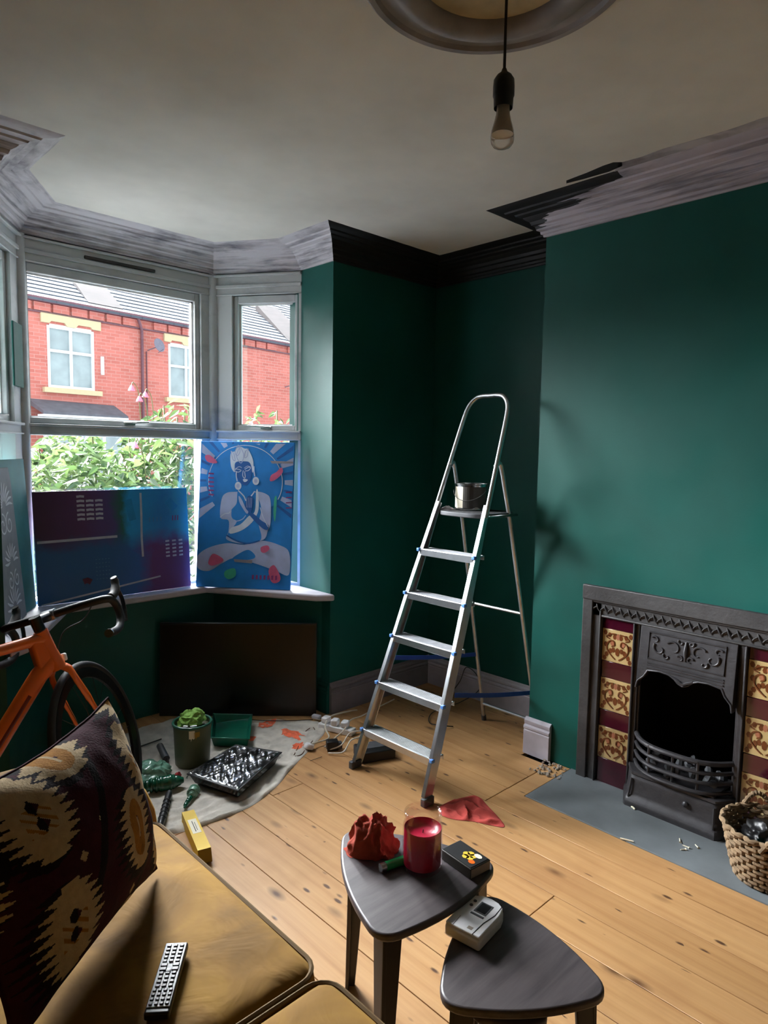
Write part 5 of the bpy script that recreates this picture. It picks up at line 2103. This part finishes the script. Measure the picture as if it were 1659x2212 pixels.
# yellow box
yc_ = Vector((1.200, 2.262, .0005))
yb = thing('yellow_box', 'long yellow card box with white label open at one end beside sofa', 'box', yc_)
ang = math.atan2(-.288, -.083)
TY = Matrix.Translation(yc_) @ Matrix.Rotation(ang, 4, 'Z')
m = MB()
L2, W2, H2, t__ = .145, .024, .048, .0012
m.bb((-L2, -W2, 0), (L2, W2, t__), M=TY).bb((-L2, -W2, H2 - t__), (L2, W2, H2), M=TY).bb((-L2, -W2, t__), (L2, -W2 + t__, H2 - t__), M=TY).bb((-L2, W2 - t__, t__), (L2, W2, H2 - t__), M=TY).bb((-L2, -W2 + t__, t__), (-L2 + t__, W2 - t__, H2 - t__), M=TY)
m.obj('carton', 'yellow_card', yb)
MB().bb((-.075, -.016, H2), (.030, .016, H2 + .0006), M=TY).obj('white_label', 'card_edge', yb)
m = MB()
m.bb((-.060, -.004, H2 + .0006), (.018, -.001, H2 + .0011), M=TY).bb((-.050, .004, H2 + .0006), (.010, .006, H2 + .0011), M=TY)
obj_split(m, 'label_print', 'print_dark', yb)
m = MB()
m.add([TY @ Vector(p) for p in ((L2, -W2, H2), (L2, W2, H2), (L2 + .030, W2 * .9, .012), (L2 + .030, -W2 * .9, .012), (L2 - .001, -W2, H2 - .001), (L2 - .001, W2, H2 - .001), (L2 + .029, W2 * .9, .011), (L2 + .029, -W2 * .9, .011))],
      [(0, 1, 2, 3), (7, 6, 5, 4), (0, 4, 5, 1), (1, 5, 6, 2), (2, 6, 7, 3), (3, 7, 4, 0)])
m.obj('end_flap', 'yellow_dark', yb)

# ---- cables, plugs, black box
bxk = thing('router_box', 'black box device lying among white cables behind the lowest ladder step', 'box', (2.20, 2.33, 0))
TK = Matrix.Translation((2.205, 2.335, 0)) @ Matrix.Rotation(R(-22), 4, 'Z')
MB().box((0, 0, .026), (.175, .125, .050), M=TK).obj('casing', 'black_plastic', bxk, bevel=.005)
MB().box((-.0885, 0, .026), (.002, .118, .044), M=TK).obj('end_panel', 'grey_plastic', bxk)
MB().box((.01, .02, .0515), (.13, .07, .001), M=TK).obj('top_sticker', 'grey_plastic', bxk)
cabs = [
    ('white cable looping from the round adaptor to the skirting', 'cable_white', .0042, [(2.015, 2.600, .030), (2.06, 2.61, .022), (2.13, 2.60, .030), (2.17, 2.68, .050), (2.27, 2.76, .055), (2.42, 2.78, .040), (2.50, 2.80, .02)]),
    ('cream flex running low along the floor past the ladder foot', 'cable_white', .0040, [(2.07, 2.560, .010), (2.15, 2.575, .030), (2.23, 2.60, .040), (2.33, 2.66, .050), (2.44, 2.70, .030), (2.60, 2.76, .012), (2.80, 2.80, .010)]),
    ('short pale flex curling over the black box end', 'cable_white', .0036, [(2.06, 2.530, .008), (2.12, 2.49, .030), (2.19, 2.50, .070), (2.27, 2.47, .062), (2.33, 2.42, .030), (2.38, 2.40, .008)]),
    ('pale flex lying nearest the ladder left foot', 'cable_white', .0036, [(2.045, 2.500, .008), (2.09, 2.44, .020), (2.15, 2.45, .060), (2.22, 2.45, .055), (2.27, 2.52, .020), (2.33, 2.56, .008)]),
    ('thin brown flex looped on boards by the dust sheet corner', 'cable_brown', .0022, [(1.91, 2.60, .006), (1.98, 2.66, .006), (2.08, 2.76, .008), (2.18, 2.80, .008), (2.12, 2.70, .006), (2.0, 2.62, .006), (1.94, 2.58, .006), (1.905, 2.585, .006)]),
    ('thin black wire trailing over the dust sheet towards the television', 'cable_black', .0022, [(2.235, 2.87, .014), (2.14, 2.93, .016), (2.06, 3.00, .016), (2.00, 3.06, .016), (1.95, 3.14, .016)]),
    ('black wire ring hanging against right alcove skirting', 'cable_black', .0028, [(3.10, 2.62, .012), (3.15, 2.58, .10), (3.17, 2.55, .19), (3.175, 2.47, .16), (3.16, 2.44, .08), (3.06, 2.50, .012), (2.94, 2.52, .008), (2.80, 2.50, .008), (2.70, 2.42, .010), (2.69, 2.34, .022), (2.76, 2.30, .008)]),
]
for lab, mat_, r_, pts in cabs:
    tag(MB().tube(catmull(pts, 8), r_, 7).obj('cable', mat_), lab, 'cable')
pg = thing('plug', 'round white plug lying face up at left end of the cable tangle', 'plug', (2.0, 2.605, 0))
MB().lathe([(0, .004), (.022, .004), (.026, .010), (.026, .024), (.021, .030), (0, .031)], 22, Matrix.Translation((2.0, 2.605, .004)) @ Matrix.Rotation(R(22), 4, 'Y')).obj('plug_body', 'white_plastic', pg)
for dy in (-.007, .007):
    MB().box((1.990, 2.600 + dy, .006), (.006, .004, .014)).obj('pin', 'steel', pg)
es = thing('extension_socket', 'white extension block with plugs in it under the cable tangle', 'extension lead', (2.26, 2.69, 0))
TE = Matrix.Translation((2.255, 2.685, .0)) @ Matrix.Rotation(R(-72), 4, 'Z')
MB().box((0, 0, .018), (.21, .055, .034), M=TE).obj('socket_block', 'white_plastic', es, bevel=.006)
for k in range(3):
    MB().box((-.07 + .06 * k, (-1) ** k * .002, .052), (.040, .046, .034), (.1 * k), M=TE).obj('plug_top', 'white_plastic', es, bevel=.009, seg=3)
p2 = thing('plug', 'pale plug lying on sheet corner against the bay skirting', 'plug', (2.255, 2.865, 0))
MB().box((2.255, 2.862, .028), (.030, .052, .022), R(20)).obj('plug_body', 'primer', p2, bevel=.007, seg=3)
for dx in (-.006, .006):
    MB().box((2.255 + dx, 2.832, .026), (.004, .014, .006), R(20)).obj('pin', 'steel', p2)
p3 = thing('adaptor', 'bulky black mains adaptor tangled in cables left of ladder foot', 'adaptor', (2.10, 2.53, 0))
MB().box((2.095, 2.53, .026), (.060, .046, .048), R(-30)).obj('adaptor_body', 'black_plastic', p3, bevel=.006)
MB().box((2.128, 2.509, .024), (.02, .03, .03), R(-30)).obj('adaptor_nose', 'grey_plastic', p3, bevel=.003)
tag(MB().box((2.345, 2.435, .0012), (.075, .055, .0016), R(25)).obj('paper_slip', 'white_paper'), 'small white paper slip on boards showing past the lowest ladder step', 'paper')
tag(MB().tube([(1.930, 2.497, .005), (2.0, 2.495, .005)], [.0015, .0015], 5).obj('wire_offcut', 'steel'), 'fine wire offcut on the bare boards below the round plug', 'wire')

# ================================================================== BASKET
kc = Vector((2.585, .690, .004))
bk = thing('wicker_basket', 'woven seagrass basket with rope handle on the hearth at right edge', 'basket', kc)
TKb = Matrix.Translation(kc)
MT['seagrass'] = simple('dry_seagrass_rope', srgb(128, 106, 80), .85, 0, .35, 35, .5, 120)
m = MB()
NR = 12
for j in range(NR):
    z = .010 + j * .0165
    r_ = .098 + .045 * (j / (NR - 1)) ** .8 + (.006 if j == NR - 1 else 0)
    n = 72
    pts = []
    for k in range(n):
        a = 2 * PI * k / n
        o_ = .0055 * math.sin(a * 18 + (PI if j % 2 else 0))
        pts.append((kc.x + (r_ + o_) * math.cos(a), kc.y + (r_ + o_) * math.sin(a), kc.z + z + .003 * math.sin(a * 36)))
    m.tube(pts, [.0085 + .0022 * math.cos(2 * PI * k / n * 36) for k in range(n)], 7, closed=True)
obj_split(m, 'woven_coil', 'seagrass', bk)
m = MB()
for k in range(36):
    a = 2 * PI * k / 36
    m.tube([(kc.x + r_ * math.cos(a), kc.y + r_ * math.sin(a), kc.z + z) for r_, z in ((.098, .006), (.120, .08), (.136, .15), (.145, .19))], .004, 5)
obj_split(m, 'upright_stake', 'seagrass', bk)
MB().lathe([(0, .0), (.096, 0), (.096, .004), (0, .004)], 30, TKb).obj('base', 'seagrass', bk)
for a0 in (PI + .55, .55):
    pts = []
    for k in range(9):
        t = k / 8
        a = a0 + (t - .5) * .85
        pts.append((kc.x + .152 * math.cos(a), kc.y + .152 * math.sin(a), kc.z + .165 + .075 * math.sin(PI * t)))
    P = catmull(pts, 5)
    MB().tube(P, [.0085 + .0018 * math.sin(k * 2.1) for k in range(len(P))], 8).obj('handle', 'seagrass', bk)
o = crumple('bin_liner', (kc.x, kc.y, kc.z + .118), .112, .112, .078, 3.3, 'black_plastic', 0, 1.6, nu=60)
tag(o, 'crumpled black plastic filling the seagrass basket', 'bin liner')

# ================================================================== STREET OUTSIDE
ga = R(8.2)
TF = Matrix.Translation((4.5, 15.15, 0)) @ Matrix.Rotation(ga, 4, 'Z')     # local x along the terrace, local -y towards us


def brickmat(name, c1, c2, mort, sc=1.0, roof=False):
    t = NT(name)
    tc = t.n('ShaderNodeTexCoord')
    mp = t.n('ShaderNodeMapping')
    mp.inputs['Rotation'].default_value = (R(90), 0, 0) if not roof else (0, 0, 0)
    t.l(tc.outputs['Object'], mp.inputs[0])
    # wall faces: use x (along) and z (height)
    sp = t.n('ShaderNodeSeparateXYZ')
    t.l(tc.outputs['Object'], sp.inputs[0])
    cb = t.n('ShaderNodeCombineXYZ')
    xr = t.math('ADD', t.math('MULTIPLY', sp.outputs['X'], math.cos(ga)), t.math('MULTIPLY', sp.outputs['Y'], math.sin(ga)))
    t.l(xr, cb.inputs[0])
    t.l(sp.outputs['Z'], cb.inputs[1])
    br = t.n('ShaderNodeTexBrick')
    br.inputs['Color1'].default_value = c1
    br.inputs['Color2'].default_value = c2
    br.inputs['Mortar'].default_value = mort
    br.inputs['Scale'].default_value = 1
    br.inputs['Brick Width'].default_value = .225 * sc
    br.inputs['Row Height'].default_value = .075 * sc
    br.inputs['Mortar Size'].default_value = .006 * sc
    br.inputs['Bias'].default_value = -.1
    t.l(cb.outputs[0], br.inputs['Vector'])
    f = t.noise(t.co(), 1.1, 4)
    col = t.mix(t.ramp(f, [(.35, (0, 0, 0)), (.7, (.45, .45, .45))]), br.outputs['Color'], tuple(min(1, v * 1.25 + .02) for v in c1[:3]) + (1,))
    t.l(col, t.b.inputs['Base Color'])
    t.b.inputs['Roughness'].default_value = .9
    t.bump(br.outputs['Fac'], -.4, .01)
    return t.m


MT['brick'] = brickmat('hazed_red_terrace_brick', srgb(176, 102, 92), srgb(158, 86, 76), srgb(172, 132, 124))  # outdoor haze put into the colour: paler, less saturated brick
MT['brickbrown'] = brickmat('sooty_brown_brick', srgb(48, 40, 40), srgb(40, 35, 35), srgb(58, 50, 50))
MT['rooftile'] = brickmat('blue_grey_slate_courses', srgb(68, 74, 84), srgb(58, 64, 74), srgb(34, 38, 46), 1.25, True)
MT['stone'] = simple('cream_painted_stone', srgb(190, 172, 138), .8, 0, .05)
MT['upvc'] = simple('white_upvc', srgb(205, 210, 214), .4, 0, .02)
MT['net'] = simple('net_curtain_behind_glass', srgb(140, 152, 154), .5, 0, .18, 3)
MT['gutter'] = simple('dark_plum_gutter', srgb(98, 62, 72), .6)
MT['dishgrey'] = simple('grey_dish', srgb(100, 98, 112), .5)
MT['asphalt'] = simple('grey_asphalt', srgb(100, 100, 102), .9, 0, .15, 3)
MT['slatepale'] = simple('pale_lead_roof', srgb(84, 84, 92), .7, 0, .2, 6)


def fbx(mb, s0, s1, z0, z1, o0, o1, mi=0):
    return mb.bb((s0, -o1, z0), (s1, -o0, z1), M=TF, mi=mi)


def up_window(parent, s0, s1, z0, z1):
    m = MB()
    fbx(m, s0 - .10, s0 + .04, z1 + .015, z1 + .20, 0, .05)
    m = MB()
    # scalloped lintel
    prof = [(s0 - .13, z1 + .24), (s0 - .13, z1 + .04), (s0 + .04, z1 + .04), (s0 + .08, z1 + .085), (s0 + .36, z1 + .085), (s0 + .42, z1 + .015), (s1 - .42, z1 + .015), (s1 - .36, z1 + .085), (s1 - .08, z1 + .085), (s1 - .04, z1 + .04), (s1 + .15, z1 + .04), (s1 + .15, z1 + .24)]
    XZ = TF @ Matrix(((1, 0, 0, 0), (0, 0, -1, 0), (0, 1, 0, 0), (0, 0, 0, 1)))
    m.prism(prof, 0, .05, M=XZ)
    m.obj('lintel', 'stone', parent, smooth=False)
    m = MB()
    fbx(m, s0 - .12, s1 + .13, z0 - .11, z0 - .005, 0, .10)
    m.obj('sill', 'stone', parent, smooth=False)
    m = MB()
    w_ = .055
    sm_ = (s0 + s1) / 2
    zt_ = z0 + (z1 - z0) * .60
    fbx(m, s0, s0 + w_, z0, z1, -.06, .01)
    fbx(m, s1 - w_, s1, z0, z1, -.06, .01)
    fbx(m, s0 + w_, s1 - w_, z1 - w_, z1 + .03, -.06, .01)
    fbx(m, s0 + w_, s1 - w_, z0, z0 + w_, -.06, .01)
    fbx(m, sm_ - .03, sm_ + .03, z0 + w_, z1 - w_, -.06, .0)
    fbx(m, s0 + w_, s1 - w_, zt_ - .03, zt_ + .03, -.06, .005)
    fw = m.obj('window', 'upvc', parent, smooth=False)
    for a, b in ((s0 + w_, sm_ - .03), (sm_ + .03, s1 - w_)):
        for c_, d in ((z0 + w_, zt_ - .03), (zt_ + .03, z1 - w_)):
            pn = MB()
            fbx(pn, a, b, c_, d, -.05, -.035)
            pn.obj('window_pane', 'net', fw, smooth=False)


def house(s0, s1, label, wins, seed):
    c = TF @ Vector(((s0 + s1) / 2, 0, -.6))
    h_ = thing('terraced_house', label, 'house', c)
    m = MB()
    # wall with real window holes: stack of slabs
    zs = [(-.6, 2.70), (4.03, 4.50)]
    fbx(m, s0, s1, -.6, 2.715, -.3, 0)
    fbx(m, s0, s1, 4.02, 4.50, -.3, 0)
    cur = s0
    for a, b in wins:
        fbx(m, cur, a, 2.715, 4.02, -.3, 0)
        cur = b
    fbx(m, cur, s1, 2.715, 4.02, -.3, 0)
    m.obj('wall', 'brick', h_, smooth=False)
    for a, b in wins:
        up_window(h_, a, b, 2.73, 4.01)
    # string course, corbels and gutter under the roof
    m = MB()
    fbx(m, s0, s1, 4.235, 4.262, 0, .05)
    fbx(m, s0, s1, 4.45, 4.475, 0, .07)
    obj_split(m, 'string_course', 'gutter', h_, smooth=False)
    k = math.ceil(s0 / .395)
    while k * .395 + .35 < s1:
        m = MB()
        fbx(m, k * .395 + .02, k * .395 + .355, 4.275, 4.44, 0, .055)
        m.obj('eaves_block', 'brick', h_, smooth=False)
        k += 1
    g_ = MB()
    g_.tube([TF @ Vector((s0, -.16, 4.50)), TF @ Vector((s1, -.16, 4.50))], .045, 8)
    g_.obj('gutter', 'gutter', h_)
    # roof slab, 35 degrees
    m = MB()
    sl = math.tan(R(34))
    def rp(s_, y_, dz=0):
        return TF @ Vector((s_, y_, 4.50 + (y_ + .20) * sl + dz))
    for dzz in (0,):
        m.add([rp(s0, -.20), rp(s1, -.20), rp(s1, 4.6), rp(s0, 4.6), rp(s0, -.20, -.06), rp(s1, -.20, -.06), rp(s1, 4.6, -.06), rp(s0, 4.6, -.06)],
              [(0, 1, 2, 3), (7, 6, 5, 4), (0, 4, 5, 1), (1, 5, 6, 2), (2, 6, 7, 3), (3, 7, 4, 0)])
    m.obj('roof', 'rooftile', h_, smooth=False)
    # slate courses as real steps
    m = MB()
    for j in range(26):
        y_ = -.19 + j * .17
        m.add([rp(s0, y_, .002), rp(s1, y_, .002), rp(s1, y_, .022), rp(s0, y_, .022), rp(s1, y_ + .17, .002), rp(s0, y_ + .17, .002)], [(0, 1, 2, 3), (3, 2, 4, 5)])
    st_ = m.obj('slate_courses', 'rooftile', h_, smooth=False)
    st_['kind'] = 'stuff'
    return h_, rp


h1, rp = house(-3.2, 2.42, 'red brick terraced house opposite with net-curtained window, left of the drainpipe', [(-2.2, -1.2), (.29, 1.31)], 1)
h2, _ = house(2.42, 7.0, 'red brick terraced house opposite with grey satellite dish beside its window', [(3.20, 4.22)], 2)
h3, _ = house(7.0, 13.5, 'red brick terraced house opposite seen at far right edge with white dish', [(7.42, 8.42), (11, 12)], 3)
# brick party stacks breaking through the roof slope
for hh, a, b in ((h1, 1.18, 2.0), (h3, 7.15, 8.2)):
    m = MB()
    sl = math.tan(R(34))
    vs = []
    for (s_, y_, dz) in ((a, -.05, .02), (b, -.05, .02), (b, 1.5, .22), (a + .12, 1.5, .22)):
        vs.append(rp(s_, y_, dz))
    for (s_, y_, dz) in ((a, -.05, -.05), (b, -.05, -.05), (b, 1.5, -.05), (a + .12, 1.5, -.05)):
        vs.append(rp(s_, y_, dz))
    m.add(vs, [(0, 1, 2, 3), (7, 6, 5, 4), (0, 4, 5, 1), (1, 5, 6, 2), (2, 6, 7, 3), (3, 7, 4, 0)])
    m.obj('roof_patch', 'brickbrown', hh, smooth=False)
# drainpipe and dishes
m = MB().tube([TF @ Vector(p) for p in ((2.30, -.16, 4.47), (2.40, -.10, 4.30), (2.46, -.06, 4.20), (2.46, -.06, -.6))], .035, 8)
m.obj('drainpipe', 'gutter', h1)
for s_, z_, mt_, r_, hh in ((2.74, 3.88, 'dishgrey', .16, h2), (7.16, 3.40, 'upvc', .09, h3)):
    T = TF @ Matrix.Translation((s_, -.28, z_)) @ Matrix.Rotation(R(75), 4, 'X') @ Matrix.Rotation(R(12), 4, 'Y')
    sd_ = MB().lathe([(0, 0), (r_ * .5, .012), (r_, .045), (r_ * 1.02, .04), (r_ * .5, .0), (0, -.012)], 24, T)
    ob_ = sd_.obj('satellite_dish', mt_, hh)
    MB().tube([TF @ Vector((s_ - .04, -.26, z_ - .04)), TF @ Vector((s_ - .10, 0, z_ - .10))], .012, 6).tube([TF @ Vector((s_, -.28, z_ - r_)), TF @ Vector((s_, -.50, z_ - r_ * .6))], .008, 6).obj('dish_arm', 'dishgrey', ob_)
m = MB()
fbx(m, 1.46, 1.53, 3.10, 3.50, 0, .03)
m.obj('white_vent_strip', 'upvc', h1)
m = MB().tube([TF @ Vector((2.60, -.02, 3.75)), TF @ Vector((2.60, -.02, 1.5))], .014, 6)
m.obj('cable_run', 'gutter', h2)
# ground floor bay with a flat lead roof
m = MB()
pts = [(-.13, 0, 2.47), (1.76, 0, 2.44), (1.72, -.65, 2.18), (-.13, -.65, 2.20), (-.13, 0, 2.36), (1.76, 0, 2.34), (1.72, -.65, 2.12), (-.13, -.65, 2.14)]
m.add([TF @ Vector(p) for p in pts], [(0, 1, 2, 3), (7, 6, 5, 4), (0, 4, 5, 1), (1, 5, 6, 2), (2, 6, 7, 3), (3, 7, 4, 0)])
m.obj('bay_roof', 'slatepale', h1, smooth=False)
m = MB()
fbx(m, -.13, 1.72, 2.03, 2.14, .40, .66)
fbx(m, -.13, 1.80, 1.93, 2.03, .30, .60)
obj_split(m, 'bay_fascia', 'upvc', h1, smooth=False)
m = MB()
fbx(m, .16, 1.7, .3, 1.93, .0, .55)
bayf = m.obj('bay_window', 'upvc', h1, smooth=False)
for k in range(3):
    pn = MB()
    fbx(pn, .24 + k * .5, .66 + k * .5, .5, 1.85, .55, .56)
    pn.obj('window_pane', 'net', bayf, smooth=False)
# street
gd = MB().bb((-30, 4.2, -.75), (60, 40, -.6)).obj('ground', 'asphalt', smooth=False)
gd['kind'] = 'structure'

# ---- front garden shrub
def leafmat(name, c):
    t = NT(name)
    oi = t.noise(t.co(), 3.0, 4)
    t.l(t.ramp(oi, [(.3, tuple(v * .7 for v in c[:3])), (.7, tuple(min(1, v * 1.3) for v in c[:3]))]), t.b.inputs['Base Color'])
    t.b.inputs['Roughness'].default_value = .45
    t.b.inputs['Transmission Weight'].default_value = 0
    # thin leaves let light through
    tl_ = t.n('ShaderNodeBsdfTranslucent')
    tl_.inputs[0].default_value = (c[0] * 1.1, c[1] * 1.1, c[2] * .9, 1)
    mx = t.n('ShaderNodeMixShader')
    mx.inputs[0].default_value = .25
    t.l(t.b.outputs[0], mx.inputs[1])
    t.l(tl_.outputs[0], mx.inputs[2])
    t.l(mx.outputs[0], t.out.inputs[0])
    return t.m


MT['leaf1'] = leafmat('mid_green_leaf', srgb(72, 92, 54))
MT['leaf2'] = leafmat('light_green_leaf', srgb(98, 116, 76))
MT['leaf3'] = leafmat('dark_green_leaf', srgb(48, 66, 42))
MT['stem'] = simple('brown_green_stem', srgb(96, 92, 60), .8)
MT['petal'] = simple('pink_petal', srgb(224, 96, 120), .6)


def shrub(label, x0, x1, y0, y1, topf, n, seed):
    rr_ = random.Random(seed)
    sh = thing('garden_shrub', label, 'shrub', ((x0 + x1) / 2, (y0 + y1) / 2, -.6))
    m = MB()
    for k in range(n):
        x_ = rr_.uniform(x0, x1)
        y_ = rr_.uniform(y0, y1)
        top = topf(x_) - .35 * abs((y_ - (y0 + y1) / 2) / (y1 - y0)) * 2 * .5
        z = top - abs(rr_.gauss(0, .55)) if rr_.random() < .75 else rr_.uniform(-.5, top)
        if z < -.55:
            z = rr_.uniform(0, top)
        s_ = rr_.uniform(.028, .052)
        a = rr_.uniform(0, 2 * PI)
        Tl = Matrix.Translation((x_, y_, z)) @ Matrix.Rotation(a, 4, 'Z') @ Matrix.Rotation(rr_.uniform(-.9, .9), 4, 'X') @ Matrix.Rotation(rr_.uniform(-.3, 1.0), 4, 'Y')
        vs = [(-s_ * 1.3, 0, 0), (-s_ * .4, s_ * .55, .006), (s_ * .5, s_ * .42, .0), (s_ * 1.5, 0, -.012), (s_ * .5, -s_ * .42, .0), (-s_ * .4, -s_ * .55, .006), (0, 0, -.006)]
        m.add(vs, [(0, 1, 6), (1, 2, 6), (2, 3, 6), (3, 4, 6), (4, 5, 6), (5, 0, 6)], rr_.choice((0, 0, 1, 1, 2)), Tl)
    o = m.obj('foliage', ['leaf1', 'leaf2', 'leaf3'], sh, smooth=False)
    o['kind'] = 'stuff'
    m = MB()
    for k in range(16):
        bx_ = x0 + (x1 - x0) * rr_.uniform(.1, .9)
        tx = bx_ + rr_.uniform(-.25, .25)
        ty = (y0 + y1) / 2 + rr_.uniform(-.3, .3)
        m.tube(catmull([(bx_, (y0 + y1) / 2, -.6), ((bx_ + tx) / 2 + .05, ty, .5), (tx, ty, topf(tx) - .05)], 5), .008, 5)
    b_ = m.obj('branches', 'stem', sh)
    b_['kind'] = 'stuff'
    return sh


def g1(x, c, w_, h_):
    return h_ * math.exp(-((x - c) / w_) ** 2)


s1_ = shrub('leafy green garden shrub filling the lower pane of the front window', 1.50, 3.45, 5.3, 6.6, lambda x: 1.50 + g1(x, 2.05, .16, .26) + g1(x, 2.98, .17, .46) + g1(x, 2.72, .10, .22) - g1(x, 1.5, .2, .12), 5200, 5)
s2_ = shrub('looser green shrub outside seen through the right angled window', 3.55, 5.3, 5.4, 6.6, lambda x: 1.45 + g1(x, 3.98, .16, .50) + g1(x, 4.9, .3, .12), 2600, 8)
for x_, y_, z_ in ((2.55, 5.9, 2.02), (2.62, 5.9, 1.93), (2.72, 6.0, 1.98), (2.40, 5.5, 1.52)):
    Tl = Matrix.Translation((x_, y_, z_))
    m = MB().lathe([(.004, .03), (.012, .02), (.024, 0), (.034, -.022), (.026, -.020), (.0, -.005)], 8, Tl)
    fo = m.obj('flower', 'petal', s1_)
    MB().tube(catmull([(x_, y_, z_ + .02), (x_ + .02, y_, z_ + .05), (x_ + .07, y_, z_ - .10), (x_ + .09, y_, 1.2)], 5), .004, 5).obj('flower_stem', 'stem', fo)
